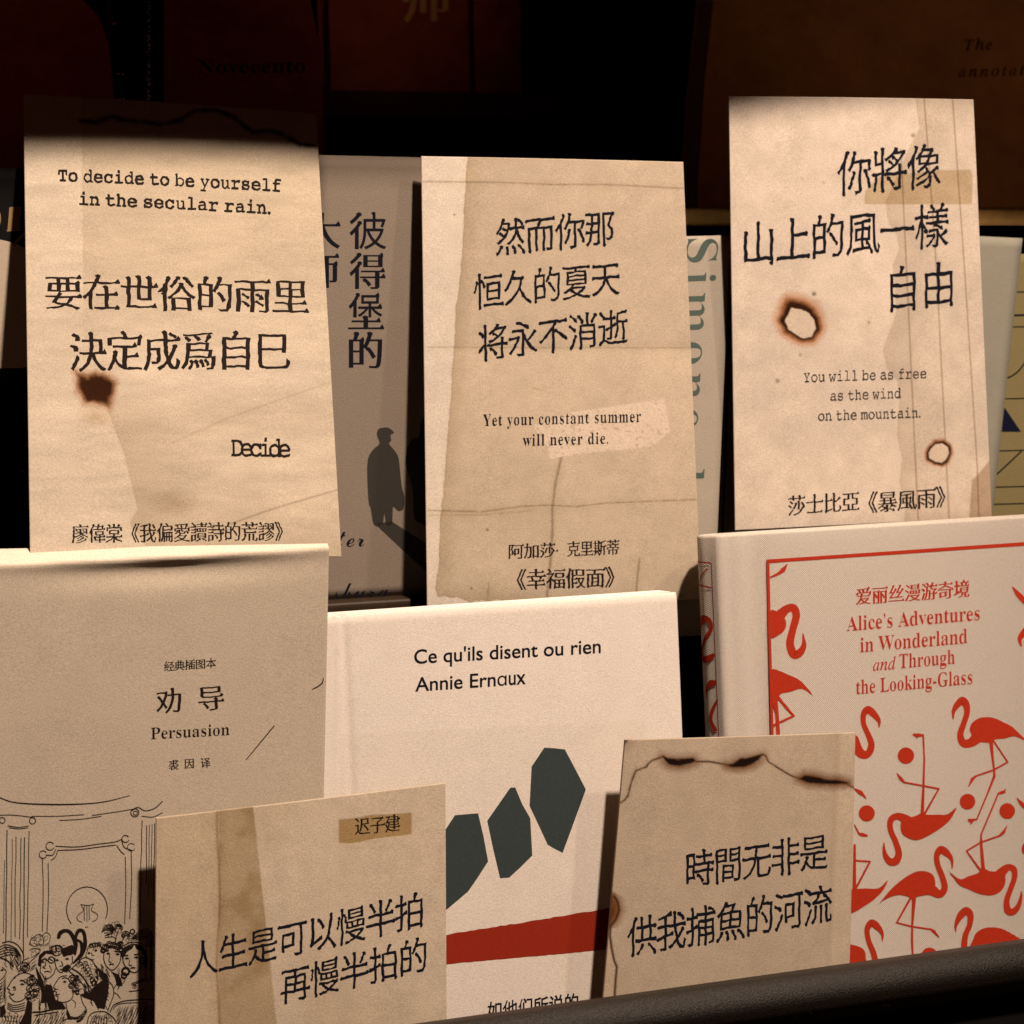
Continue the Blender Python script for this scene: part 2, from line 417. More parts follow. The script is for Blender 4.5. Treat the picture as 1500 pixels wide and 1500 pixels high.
def lattice(X, Y, sc, seed, sx=1.0):
    r = np.random.default_rng(seed); G = r.random((128, 128)); out = np.zeros(X.shape); amp, tot = 1.0, 0.0
    for o in range(4):
        x, y = X/sc/sx*2**o+37.3*o, Y/sc*2**o+11.7*o; xi, yi = np.floor(x).astype(int), np.floor(y).astype(int)
        fx, fy = x-xi, y-yi; fx, fy = fx*fx*(3-2*fx), fy*fy*(3-2*fy)
        g = lambda a, b: G[a % 128, b % 128]
        out += amp*((g(xi, yi)*(1-fx)+g(xi+1, yi)*fx)*(1-fy)+(g(xi, yi+1)*(1-fx)+g(xi+1, yi+1)*fx)*fy); tot += amp; amp *= .55
    return out/tot

# ================================================================== THE RACK
M_BRONZE = None
def mat_bronze():
    t = NT('bronze_powder_coat'); n = t.noise(2200, 2, .9)
    c = t.mul((.013, .0098, .007), t.remap(n, .40, .70, .7, 1.8)); t.l(c, t.b.inputs['Base Color'])
    t.b.inputs['Metallic'].default_value = .35; t.b.inputs['Roughness'].default_value = .42
    t.bump(t.noise(1700, 3, .8), .8, .0005); return t.m
M_BRONZE = mat_bronze()
M_BLACK = flat('black_paint', (.006, .005, .005), .7, .1, .3, 200)
M_WOODDK = flat('dark_brown_board', (.026, .014, .006), .6, .3, .35, 260)
M_GOLDWOOD = flat('golden_wood', (.40, .235, .075), .5, .3, .25, 120)
rack = empty('display_rack', Matrix.Translation((.15, .1, 0)))
tag(rack, 'dark bookshop display rack with bronze front lip and stepped brown ledges', 'display rack')
def rbox(name, x0, x1, y0, y1, z0, z1, mat, b=0.0):
    return box(name, x0-.15, x1-.15, y0-.1, y1-.1, z0, z1, mat, rack, b)
LIPY = -.024
a = hit((640, 1497), np.array([0, LIPY, 0]), np.array([0, 1., 0])); b = hit((1500, 1377), np.array([0, LIPY, 0]), np.array([0, 1., 0]))
LZ = (a[2]+b[2])/2; lip_slope = (b[2]-a[2])/(b[0]-a[0])
def sweep_x(name, prof, x0, x1, mat, slope=0.0):
    V, Fc = [], []; n = len(prof)
    for x in (x0, x1):
        for y, z in prof: V.append((x-.15, y-.1, z+slope*(x-a[0])))
    for i in range(n): j = (i+1) % n; Fc.append((i, j, n+j, n+i))
    Fc += [tuple(range(n))[::-1], tuple(range(n, 2*n))]
    return link(name, V, Fc, mat, rack, True)
prof = [(LIPY+.004, a[2]-.012), (LIPY+.004, a[2]-.0015)] + [(LIPY-.0035+.0065*math.cos(t)+.001, a[2]-.0065+.0065*math.sin(t)) for t in np.linspace(math.pi*.36, math.pi*1.12, 12)] + [(LIPY-.008, a[2]-.014)]
sweep_x('front_lip', prof, -.5, .75, M_BRONZE, lip_slope)
rbox('front_fascia', -.5, .75, LIPY-.004, LIPY+.003, -.06, LZ-.015, M_BLACK)
rbox('lower_tier', -.5, .75, LIPY+.0035, .30, FLOOR-.016, FLOOR-.0005, M_BLACK)
LEDGE_P = -N0*.045
lg = hit((560, 880), LEDGE_P, N0); LEDZ = lg[2]; LEDY = lg[1]
x1 = hit((606, 878), LEDGE_P, N0)[0]
rbox('middle_ledge', -.45, x1, LEDY, LEDY+.075, LEDZ-.012, LEDZ, M_WOODDK, .0015)
rbox('middle_ledge', .17, .72, .090, .19, .178, .188, M_BLACK, .0015)
rbox('riser_panel', -.45, .72, .200, .208, FLOOR, .30, M_BLACK)
GY = .130
g0 = hit((1005, 304), np.array([0, GY, 0]), np.array([0, 1., 0])); g1 = hit((1005, 331), np.array([0, GY, 0]), np.array([0, 1., 0]))
rbox('golden_ledge', -.45, .80, GY, .40, g1[2], g0[2], M_GOLDWOOD, .002)
GZ = g0[2]
rbox('upper_shelf', -.6, .95, .0122, .42, .515, .535, M_BLACK, .001)
h0 = hit((780, 139), np.array([0, .34, 0]), np.array([0, 1., 0]))
rbox('back_ledge', -.05, h0[0]+.012, .335, .42, h0[2]-.012, h0[2], flat('maroon_board', (.10, .03, .015), .6, .2), .001)
rbox('back_panel', -.6, .95, .425, .44, -.06, .60, M_BLACK)
wall = link('wall', *box_vf(-3, 3, .9, .95, -1, 3), M_BLACK); wall['kind'] = 'structure'

# ================================================================== CARDS
GRP = 'quote cards set out on the display rack'
cards = []
def card(ctr, off, yaw, lean, px, tone, mat, label, bend=.0011, thick=.0006):
    pl = Plane(ctr, off, yaw, lean)
    c = pl.LL(px)
    O = pl.O + pl.U*((c[2][0]+c[3][0])/2) + pl.V*((c[2][1]+c[3][1])/2); pl.O = O
    pl.mat = Matrix([[pl.U[i], pl.V[i], pl.N[i], O[i]] for i in range(3)] + [[0, 0, 0, 1]])
    c = pl.LL(px); um = c[:, 0].mean(); hw = np.ptp(c[:, 0])/2
    pl.warp = lambda u, v: bend*(1-((u-um)/hw)**2)
    o = quad_grid(pl, c, .00033, thick, mat, 'quote_card', None, tone)
    o.matrix_world = pl.mat; tag(o, label, 'card', GRP); cards.append(o); return pl, o

# ---- card with the brown scorch mark
def tone1(X, Y, c):
    n = lattice(X, Y, 60, 1, 4.0); n2 = lattice(X, Y, 14, 2, 3.0)
    c = c*(1+.22*(n-.5)+.24*(n2-.5)+.10*(lattice(X, Y, 6, 3, 5.0)-.5))[:, None]
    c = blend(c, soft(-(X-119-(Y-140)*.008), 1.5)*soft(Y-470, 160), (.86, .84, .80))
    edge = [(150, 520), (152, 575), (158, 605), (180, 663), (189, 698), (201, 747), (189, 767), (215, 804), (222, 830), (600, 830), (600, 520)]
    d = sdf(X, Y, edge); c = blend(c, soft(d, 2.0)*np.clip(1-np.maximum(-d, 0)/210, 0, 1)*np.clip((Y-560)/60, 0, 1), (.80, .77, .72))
    c = blend(c, np.clip(1-np.hypot((X-255)/46, (Y-738)/24), 0, 1), (.72, .68, .62))
    c = blend(c, np.clip(1-np.hypot((X-140)/30, (Y-612)/18), 0, 1), (.8, .72, .62))
    for ln, w, k in (([(336, 769), (400, 746), (497, 717)], 2.4, .62), ([(250, 651), (330, 615), (485, 560)], 2.2, .84), ([(390, 520), (430, 510)], 1.5, .9)):
        c = blend(c, soft(pdist(X, Y, ln)-w*.5, w), (k, k*.97, k*.93))
    r = sdf(X, Y, [(110, 545), (128, 550), (140, 546), (160, 552), (169, 560), (166, 580), (160, 600), (146, 594), (126, 592), (113, 575)])+7*(lattice(X, Y, 9, 5)-.5)
    c = over(c, np.clip(.6-r/14, 0, 1)*.9, (.50, .19, .03)); c = over(c, np.clip(.15-r/9, 0, 1)*.97, (.04, .012, .004))
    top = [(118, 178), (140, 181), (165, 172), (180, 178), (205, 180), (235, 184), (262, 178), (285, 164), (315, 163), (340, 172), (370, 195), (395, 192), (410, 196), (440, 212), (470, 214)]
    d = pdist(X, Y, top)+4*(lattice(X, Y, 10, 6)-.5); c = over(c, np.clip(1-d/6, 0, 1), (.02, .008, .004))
    return c
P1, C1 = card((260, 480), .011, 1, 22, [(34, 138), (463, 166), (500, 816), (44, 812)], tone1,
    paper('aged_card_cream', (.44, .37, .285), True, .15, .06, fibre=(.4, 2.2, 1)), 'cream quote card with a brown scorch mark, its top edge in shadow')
p = Print(P1)
for t_, a_, b_ in (("To decide to be yourself", (85, 266), (411, 281.5)), ("in the secular rain.", (116, 301), (396, 314.5))):
    p.text(mp(t_, MONO), 'monobold', a_, b_, 19.5, latin=True, wob=.35)
p.done('caption_lettering', M_INKB, C1); p = Print(P1)
p.text(mp("Decide", MONO), 'mono', (338, 669), (425, 670.5), 28, latin=True, track=.62, wob=.3)
p.done('stamp_lettering', M_INKB, C1)
p = Print(P1)
p.text("要在世俗的雨里", 'song', (66, 454), (452, 461), 51, wob=.45)
p.text("決定成爲自巳", 'song', (102, 546), (425, 544), 58, wob=.45)
p.done('quote_lettering', M_INKB, C1)
p = Print(P1); p.text("廖偉棠《我偏愛讀詩的荒謬》", 'song', (105, 797), (414, 793.5), 28, wob=.3); p.done('source_lettering', M_INKB, C1)

# ---- card with torn left edge and pale tape
def tone2(X, Y, c):
    s = .32; eg = [(268, 60), (268, 95), (255, 170), (255, 240), (250, 330), (245, 440), (235, 600), (225, 700), (210, 790), (208, 900), (195, 1080)]
    eg = T(eg, s, 600, 200)+T([(190, 100), (175, 300), (165, 420), (158, 520), (145, 650), (137, 760), (138, 870), (125, 960), (118, 1010), (130, 1045), (160, 1040), (190, 1050), (215, 1045), (240, 1052), (280, 1072), (300, 1060), (330, 1058), (360, 1066), (400, 1052), (440, 1068), (520, 1075)], s, 600, 540)
    poly = eg+[(1200, 900), (1200, 190)]
    jit = 3.2*(lattice(X, Y, 9, 11)-.5)
    d = sdf(X, Y, poly)+jit; m = soft(d, 1.6)
    n = lattice(X, Y, 70, 12); n2 = lattice(X, Y, 16, 13)
    c = c*(1+.14*(n-.5)+.14*(n2-.5))[:, None]
    c = blend(c, m, (.76, .71, .63))
    c = blend(c, m*np.clip(1+d/26, 0, 1)*.55, (.72, .66, .56)); c = blend(c, np.clip(1-np.abs(d)/1.6, 0, 1)*.55, (.5, .42, .32))
    for ln, k, w in ((T([(60, 208), (400, 212), (640, 222), (760, 222), (900, 222), (1250, 238)], s, 600, 200), .62, 2.0), (T([(80, 965), (500, 968), (900, 968), (1290, 968)], s, 600, 200), .74, 1.6),
                  (T([(85, 650), (330, 655), (520, 630), (640, 625), (760, 632), (900, 615), (1310, 600)], s, 600, 540), .58, 1.8), (T([(85, 672), (330, 670), (560, 650)], s, 600, 540), .8, 1.5),
                  (T([(690, 410), (665, 520), (650, 640), (650, 760), (640, 900), (625, 1050)], s, 600, 540), .50, 3.2), (T([(1050, 870), (1040, 950), (1035, 1030)], s, 600, 540), .52, 2.6),
                  (T([(560, 90), (600, 100)], s, 600, 540), .8, 2), (T([(360, 980), (355, 1060)], s, 600, 540), .7, 2)):
        dd = pdist(X, Y, ln)+1.6*(lattice(X, Y, 7, 17)-.5); c = blend(c, np.clip(1-np.abs(dd)/w, 0, 1), (k, k*.95, k*.88)); c = blend(c, np.clip(1-dd/12, 0, 1)*.35, (.86, .83, .78))
    c = blend(c, m*soft(507-Y+4, 10)*soft(Y-640, 240), (1.14, 1.14, 1.13))
    tp = T([(740, 200), (900, 178), (1165, 137), (1178, 210), (1190, 290), (1160, 315), (1110, 355), (1000, 368), (930, 375), (800, 390), (640, 412), (622, 350), (590, 318), (565, 262), (640, 240)], s, 600, 540)
    tm = soft(sdf(X, Y, tp)+1.6*(lattice(X, Y, 6, 19)-.5), 1.4); c = over(c, tm*.88, np.array([1.03, .98, .92])); c = blend(c, tm*np.clip((lattice(X, Y, 4, 23)-.62)*6, 0, 1), (.7, .62, .55))
    for q, r_ in (((665, 315), 2.5), ((713, 776), 3.0), ((690, 862), 2.5)): c = blend(c, np.clip(1-np.hypot(X-q[0], Y-q[1])/r_, 0, 1), (.2, .15, .1))
    return c
P2, C2 = card((815, 560), .0200, -4, 7.5, [(617, 229), (1000.6, 237.4), (1027, 878), (625.6, 889)], tone2,
    paper('aged_card_tan', (.525, .455, .38), True, .15, .05), 'tan quote card with ragged pale left edge and a strip of white tape')
p = Print(P2)
p.text("然而你那", 'hand', (726, 375), (899, 359), 53, -.02, wob=.4); p.text("恒久的夏天", 'hand', (694, 454), (907, 432), 51, -.02, wob=.4); p.text("将永不消逝", 'hand', (701, 530), (919, 503), 52, -.02, wob=.4)
p.done('quote_lettering', M_INK, C2)
p = Print(P2)
p.text(mp("Yet your constant summer", SERIF), 'serifwide', (707, 624), (938, 618), 17, latin=True, track=1.12, wob=.2); p.text(mp("will never die.", SERIF), 'serifwide', (765, 653), (890, 650), 17, latin=True, track=1.12, wob=.2)
p.done('caption_lettering', M_INK, C2)
p = Print(P2)
p.text("阿加莎·", 'song', (744, 819), (817, 816.5), 22, wob=.25); p.text("克里斯蒂", 'song', (830, 816), (906, 813), 23, wob=.25); p.text("《幸福假面》", 'song', (756, 864), (899, 860), 30, wob=.25)
p.done('source_lettering', M_INKB, C2)

# ---- card with two burn holes
def tone3(X, Y, c):
    s = .3067
    n = lattice(X, Y, 26, 31); n2 = lattice(X, Y, 70, 32); c = c*(1+.28*(n-.5)+.14*(n2-.5))[:, None]
    eg = T([(975, 140), (985, 210), (1000, 290), (970, 340), (930, 420), (870, 560), (835, 640), (840, 700), (850, 740), (890, 800), (900, 860), (870, 940)], s, 1040, 100)+T([(885, 190), (850, 290), (820, 370), (840, 450), (895, 520), (900, 620), (890, 780), (915, 900), (900, 1000), (930, 1110), (925, 1200)], s, 1040, 400)
    d = sdf(X, Y, eg+[(1600, 800), (1600, 120)])+2.4*(lattice(X, Y, 9, 33)-.5); m = soft(d, 1.6)
    c = blend(c, m*np.clip(1.0+d/110, .35, 1), (.80, .775, .74)); c = blend(c, np.clip(1-np.abs(d)/2, 0, 1)*.4, (.8, .76, .7))
    for ln in ([(1318, 220), (1328, 430), (1343.6, 765)], [(1352, 140), (1364, 300), (1371, 400), (1389.6, 765)], [(1394, 140), (1412.6, 400), (1431, 682), (1434, 765)]):
        c = blend(c, np.clip(1.15-pdist(X, Y, ln)/1.5, 0, 1)*.75, (.42, .34, .27))
    tp = T([(732, 652), (735, 590), (800, 520), (1085, 490), (1245, 485), (1254, 520), (1250, 640), (1245, 652)], s, 1040, 100)
    c = blend(c, soft(sdf(X, Y, tp), 1.5), (.74, .67, .52))
    cp = T([(1345, 885), (1290, 950), (1250, 990), (1242, 1080), (1235, 1185), (1360, 1185)], s, 1040, 400); c = blend(c, soft(sdf(X, Y, cp), 2), (.66, .58, .50))
    h1 = T([(355, 230), (370, 195), (385, 165), (430, 176), (470, 195), (490, 225), (500, 265), (480, 305), (440, 312), (400, 290), (370, 270)], s, 1040, 400)
    d = sdf(X, Y, h1); j = 5*(lattice(X, Y, 10, 35)-.5)
    halo = d+j+(Y-472)*.12
    c = over(c, np.clip(1.15-(halo-4)/15, 0, 1)*.92, (.66, .27, .045)); c = over(c, np.clip(1.35-(halo-1)/8, 0, 1), (.045, .014, .005))
    c = over(c, soft(d+.6*j, 1.5), (.93, .90, .86))
    h2 = [(1374+15*math.cos(k*.628)*(1+.14*math.sin(k*5)), 664+14*math.sin(k*.628)*(1+.1*math.cos(k*7))) for k in range(10)]
    d = sdf(X, Y, h2); j = 3*(lattice(X, Y, 7, 37)-.5)
    c = over(c, np.clip(1.2-(d+j-2)/6, 0, 1)*.9, (.55, .2, .035)); c = over(c, np.clip(1.4-(d+j)/4.5, 0, 1), (.04, .012, .005)); c = over(c, soft(d+.5*j, 1.5), (.95, .90, .84))
    for q, r_, k in (((1191, 431), 4, .25), ((1138, 558), 4, .45), ((1336, 199), 4, .45), ((1271, 473), 3, .6), ((1171, 520), 3, .6), ((1174, 263), 2.5, .8), ((1205, 268), 3, .75)): c = blend(c, np.clip(1.2-np.hypot((X-q[0])/r_, (Y-q[1])/r_), 0, 1), (k, k*.9, k*.8))
    return c
P3, C3 = card((1255, 455), .011, -5, 6, [(1067.6, 141), (1425.5, 146), (1453, 758), (1076.8, 777)], tone3,
    paper('aged_card_pinkish', (.50, .42, .345), True, .15, .06), 'pale quote card with two printed burn holes, standing on the book with red birds')
p = Print(P3)
p.text("你將像", 'hand', (1225, 288), (1377, 274), 64, wob=.45); p.text("山上的風一樣", 'hand', (1089, 390), (1389, 361), 64, wob=.45); p.text("自由", 'hand', (1302, 456), (1395, 447), 64, wob=.45)
p.done('quote_lettering', M_INK, C3)
p = Print(P3)
for t_, a_, b_ in (("You will be as free", (1176, 560), (1355.5, 554)), ("as the wind", (1215, 587), (1318, 583)), ("on the mountain.", (1197, 616.5), (1347, 611.5))): p.text(mp(t_, MONO), 'monothin', a_, b_, 16, latin=True, wob=.25)
p.done('caption_lettering', M_GREY, C3)
p = Print(P3); p.text("莎士比亞", 'song', (1153, 756), (1257, 748), 29, wob=.25); p.text("《暴風雨》", 'song', (1270, 752), (1384, 743), 31, wob=.25); p.done('source_lettering', M_INKB, C3)

# ---- card with the name on brown tape
def tone4(X, Y, c):
    n = lattice(X, Y, 40, 41, .6); n2 = lattice(X, Y, 14, 42); c = c*(1+.14*(n-.5)+.10*(n2-.5))[:, None]
    bx = 370+(Y-1183)*.108; left = soft(X-bx, 2.0)
    c = blend(c, left, (.90, .86, .80)); mid = left*soft(320-X, 2.0); c = blend(c, mid, (.80, .76, .68))
    sm = np.clip((lattice(X, Y, 38, 43)-.48)*4, 0, 1); c = blend(c, mid*sm, (.78, .72, .62)); c = blend(c, np.clip(1-np.abs(X-bx-25)/60, 0, 1)*sm*.5, (.85, .8, .72))
    c = blend(c, np.clip(1-np.abs(X-319-2*np.sin(Y*.03))/3.0, 0, 1)*.9, (.58, .50, .40)); c = blend(c, np.clip(1-np.abs(X-319)/16, 0, 1)*.3, (.75, .68, .6))
    c = blend(c, np.clip((Y-1440+(640-X)*.6)/160, 0, 1)*soft(440-X, 60)*.5, (.78, .72, .62))
    tp = T([(897, 262), (1000, 250), (1050, 240), (1150, 236), (1247, 230), (1247, 333), (1160, 342), (1070, 352), (1000, 368), (950, 375), (897, 372)], .3067, 220, 1120)
    c = blend(c, soft(sdf(X, Y, tp), 1.5), (.62, .50, .30)); c = blend(c, np.clip(1-pdist(X, Y, T([(930, 395), (1060, 400), (1110, 392)], .3067, 220, 1120))/3, 0, 1)*.35, (.8, .75, .66))
    return c
def floor_pt(pl_args, top, side):   # follow a card's side down to the tier floor
    pl = Plane(*pl_args); X0 = hit(top, pl.O, pl.N); X1 = hit(side, pl.O, pl.N); d = X1-X0
    X = X0+d*((FLOOR+.001-X0[2])/d[2])-CAM; z = X@FWD; return (750+F_PX*(X@RGT)/z, 750-F_PX*(X@UPV)/z)
A4 = ((440, 1330), -.0080, 3, 8.5)
P4, C4 = card(*A4, [(228.6, 1198), (652.4, 1147), floor_pt(A4, (652.4, 1147), (654, 1489.5)), floor_pt(A4, (228.6, 1198), (226.7, 1500))], tone4,
    paper('aged_card_olive', (.43, .352, .265), True, .16, .06), 'tan quote card with a name on brown tape, in front of the crowd drawing', thick=.001)
p = Print(P4)
p.text("人生是可以慢半拍", 'hand', (277, 1434), (619, 1357), 53, wob=.4); p.text("再慢半拍的", 'hand', (411, 1470), (625, 1422), 52, wob=.4)
p.done('quote_lettering', M_INK, C4)
p = Print(P4); p.text("迟子建", 'song', (519, 1223), (585, 1217), 25, wob=.2); p.done('name_lettering', M_INKB, C4)

# ---- card with the scorched tear across its top
def tone5(X, Y, c):
    s = .2933; o = (s, 860, 1060)
    n = lattice(X, Y, 30, 51, .7); n2 = lattice(X, Y, 90, 52); c = c*(1+.13*(n-.5)+.12*(n2-.5))[:, None]
    bx = 1231-(Y-1075)*.043; c = blend(c, soft(bx-X, 2), (1.12, 1.12, 1.12)); c = blend(c, np.clip(1-np.abs(X-bx+6)/3, 0, 1)*.35, (.8, .76, .7))
    tear = T([(165, 395), (185, 380), (200, 360), (208, 330), (215, 300), (228, 262), (240, 235), (290, 215), (305, 195), (320, 183), (375, 163), (400, 178), (525, 174), (540, 188), (600, 188), (650, 196), (690, 203), (720, 205), (760, 185), (800, 172), (870, 152), (885, 160), (900, 190), (940, 215), (980, 240), (1020, 262), (1055, 272), (1090, 262), (1150, 270), (1200, 285), (1295, 300), (1340, 326)], *o)
    d = pdist(X, Y, tear)+1.2*(lattice(X, Y, 5, 53)-.5); c = over(c, np.clip(1-d/6, 0, 1)*.35, (.55, .38, .2)); c = over(c, np.clip(1.2-d/1.6, 0, 1)*.92, (.08, .035, .018))
    j = 3*(lattice(X, Y, 5, 54)-.5)
    for pg in ([(372, 160), (400, 170), (450, 178), (525, 168), (532, 188), (500, 200), (450, 208), (410, 204), (385, 188)], [(690, 205), (720, 200), (755, 172), (800, 170), (870, 150), (850, 178), (810, 205), (770, 215), (720, 214)], [(1055, 275), (1080, 258), (1130, 264), (1190, 280), (1260, 282), (1300, 296), (1250, 302), (1180, 300), (1110, 296)], [(183, 82), (205, 80), (192, 96), (183, 105)]):
        dd = sdf(X, Y, T(pg, *o)); c = over(c, np.clip(1.1-(dd+j)/12, 0, 1)*.85*np.clip(.6+(Y-(1060+160*s))/40, .3, 1), (.30, .13, .035)); c = over(c, soft(dd+.7*j, 2.5), (.022, .009, .005))
    lb = T([(128, 850), (150, 890), (158, 930), (140, 980), (115, 1010), (112, 1060), (120, 1120), (132, 1180), (146, 1215), (140, 1280), (137, 1330), (133, 1400), (120, 1500)], *o)
    ed = T([(118, 850), (130, 850), (150, 890), (158, 930), (150, 965), (130, 990), (112, 1012), (90, 1012)], *o); de = sdf(X, Y, ed)
    c = over(c, np.clip(.7-de/7, 0, 1)*.9, (.36, .155, .04)); c = over(c, np.clip(.1-(de+(X-889)*.35)/6, 0, 1)*.95, (.07, .025, .010))
    wdt = np.where(Y < 1360, np.clip((Y-1305)/8, 0, 1)*13, 3.4)
    out = soft(sdf(X, Y, lb+[(700, 1500), (700, 1300)]), 1.0); dl = pdist(X, Y, lb)
    c = over(c, np.clip(1-dl/(wdt+.1), 0, 1)*.75*(Y > 1308), (.34, .15, .04)); c = over(c, np.clip(1.15-dl/2.0, 0, 1)*(Y > 1312)*.9, (.045, .018, .008))
    c = blend(c, (pin(X, Y, lb[4:]+[(800, 1500), (800, 1380)])*1.0), (1.1, 1.08, 1.05))
    return c
A5 = ((1075, 1260), -.0055, 3, 8)
P5, C5 = card(*A5, [(914.8, 1083.5), (1253, 1073), floor_pt(A5, (1253, 1073), (1244, 1412)), floor_pt(A5, (914.8, 1083.5), (883.5, 1460))], tone5,
    paper('aged_card_brown', (.35, .278, .205), True, .16, .06), 'brown quote card with a scorched tear line across its top, beside the red band', thick=.001)
p = Print(P5)
p.text("時間无非是", 'hand', (1003, 1300), (1211, 1272), 53, .0, wob=.4); p.text("供我捕魚的河流", 'hand', (918, 1402), (1217, 1350), 57, .0, wob=.4)
p.done('quote_lettering', M_INK, C5)

# ================================================================== BOOKS OF THE FRONT ROW
def book_root(name, pl, base, label, group=None):
    """Empty at the book's base, standing under the middle of its cover"""
    e = empty(name, pl.mat); tag(e, label, 'book', group); return e
def set_base(pl, z, um_px):
    c = pl.L(um_px); O = pl.O+pl.U*c[0]; O = O+pl.V*((z-O[2])/pl.V[2]); pl.O = O
    pl.mat = Matrix([[pl.U[i], pl.V[i], pl.N[i], O[i]] for i in range(3)] + [[0, 0, 0, 1]])

# ---- paperback with the crowd drawing
pl = Plane((250, 1000), -.0040, -1, 9); set_base(pl, FLOOR, (180, 1000)); PP = pl
br = book_root('illustrated_paperback', pl, FLOOR, 'cream paperback with an ink drawing of a crowd and a curled top edge')
tl = pl.L((-160, 837)); tr = pl.L((482.6, 803.5)); rb = pl.L((475, 1163)); d = rb-tr; brc = tr+d*((0-tr[1])/d[1]); blc = np.array([tl[0]-.002, 0])
nlr = (tr-tl)
def vtop(u): return tl[1]+nlr[1]*(u-tl[0])/nlr[0]
UL, UR = tl[0], tr[0]
def curl(u, v):
    s_ = np.clip((u-UL)/(UR-UL), 0, 1); t = v-vtop(u)
    ex = .0055*(1-s_)+.0018
    over_ = np.clip(t, 0, None); w = -(over_*1.9+np.minimum(over_, .0012)**2*300)
    dip = np.exp(-((t+.0045)/.0042)**2)*np.exp(-((s_-.62)/.24)**2)
    return w-.0019*dip+.0012*np.exp(-((t+.0005)/.002)**2)*np.exp(-((s_-.62)/.3)**2)+.0006*np.sin((u-UL)*30)*np.clip(-t/.05, 0, 1)
pl.warp = curl
top_l = tl+np.array([0, .0062]); top_r = tr+np.array([0, .0016])
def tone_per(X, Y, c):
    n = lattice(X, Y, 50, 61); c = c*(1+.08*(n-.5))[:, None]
    return blend(c, soft(Y-(828.5-X*.054), 3), (1.75, 1.8, 1.9))   # light on the curled top edge, brightened in the cover's colour
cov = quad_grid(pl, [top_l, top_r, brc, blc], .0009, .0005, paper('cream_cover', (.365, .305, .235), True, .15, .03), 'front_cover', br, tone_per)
tz = P1.O + 0  # the scorched card stands on these pages
pv = ((P1.O-pl.O) @ pl.V)-.0006
V, Fc = box_vf(tl[0]+.001, tr[0]-.0050, .001, pv, -.014, -.0030, .0003); link('page_block', V, Fc, M_PAGES, br)
V, Fc = box_vf(tl[0], tr[0]-.0045, 0, pv+.002, -.0152, -.0145); link('back_cover', V, Fc, bpy.data.materials['cream_cover'], br)
p = Print(pl)
p.text("经典插图本", 'song', (240, 983.5), (316.5, 978), 14.5)
p.text("裘", 'song', (247, 1128), (261.5, 1127), 14.5); p.text("因", 'song', (270.5, 1126), (284, 1125), 14); p.text("译", 'song', (294, 1125), (308, 1124), 14.5)
p.text("劝", 'song', (229, 1046), (265.5, 1043), 36); p.text("导", 'song', (290, 1042), (328, 1039), 35)
p.text(mp("Persuasion", SERIF), 'serif', (221, 1082.5), (336, 1076.5), 17, latin=True)
p.ribbon([(402, 1063), (382, 1087), (360.5, 1113)], [1.6, 1.5, 1.1]); p.ribbon([(457.6, 1010), (466, 1005.5), (472.5, 1000), (474, 993)], [1.2, 1.8, 1.8, 1.2])
p.done('title_lettering', M_INKB, cov)
# the drawing
p = Print(pl); S2 = (.28, 0, 1120)
def A(pts, w=4.5, sm=True): p.ribbon(T(pts, *S2), np.array(w)*.28 if not np.isscalar(w) else w*.28, smooth=sm, cap=False)
A([(-60, 150), (0, 172), (60, 193), (150, 203), (300, 207), (450, 203), (560, 190), (680, 160)], [5, 6, 6, 7, 8, 6, 5, 3])
A([(165, 268), (300, 268), (440, 260)], 4); A([(480, 264), (600, 247), (690, 232)], 4); A([(310, 290), (420, 284), (530, 268)], 4)
A([(690, 240), (720, 222), (760, 240), (810, 226), (850, 190)], 5); A([(740, 268), (800, 272), (850, 250)], 4); p.ring(T([(705, 250)], *S2)[0], 6, 1.4); p.ring(T([(708, 252)], *S2)[0], 3, 1.2)
A([(-40, 265), (60, 262), (155, 272), (185, 278)], 4); p.ring(T([(12, 290)], *S2)[0], 4.2, 1.3); p.ring(T([(170, 292)], *S2)[0], 4.6, 1.3); A([(40, 318), (100, 326), (150, 318)], 4); A([(48, 328), (100, 334), (148, 328)], 4)
for x, y0, y1, w in ((38, 340, 930, 5), (66, 385, 920, 3), (84, 375, 900, 4), (110, 380, 910, 4), (130, 378, 1000, 5), (152, 345, 900, 4), (24, 500, 880, 3), (742, 290, 460, 4), (738, 460, 830, 4), (768, 315, 620, 4), (781, 312, 700, 3), (794, 310, 640, 3), (808, 305, 720, 4)):
    A([(x+random.uniform(-2, 2)-(y-y0)*.012, y) for y in np.linspace(y0, y1, 6)], w)
for P_ in ([(222, 490), (226, 650), (222, 870)], [(252, 512), (254, 680), (246, 872)], [(655, 480), (658, 640), (652, 830)], [(686, 452), (688, 620), (678, 805)], [(290, 424), (400, 428), (500, 415), (600, 402), (640, 386)], [(302, 446), (420, 441), (520, 428), (605, 418)], [(302, 446), (290, 480), (268, 498)], [(610, 420), (632, 452), (650, 468)], [(635, 390), (650, 430), (690, 446)], [(240, 470), (275, 470), (292, 440)]): A(P_, 4)
for c_, r_ in (((262, 424), 6), ((225, 468), 5.5), ((656, 386), 5.2), ((686, 430), 5.5)): p.ring(T([c_], *S2)[0], r_, 1.1, 20, 330)
p.ring(T([(455, 755)], *S2)[0], 30, 1.4, 140, 385, ry=33)
for P_ in ([(425, 732), (436, 760), (404, 790), (408, 812), (430, 822)], [(488, 730), (478, 760), (508, 780), (506, 806), (482, 820)], [(440, 736), (441, 815)], [(454, 732), (455, 818)], [(466, 738), (467, 812)], [(420, 728), (460, 734), (492, 726)], [(445, 848), (460, 846)]): A(P_, 3.5)
S3 = (.15333, 0, 1330)
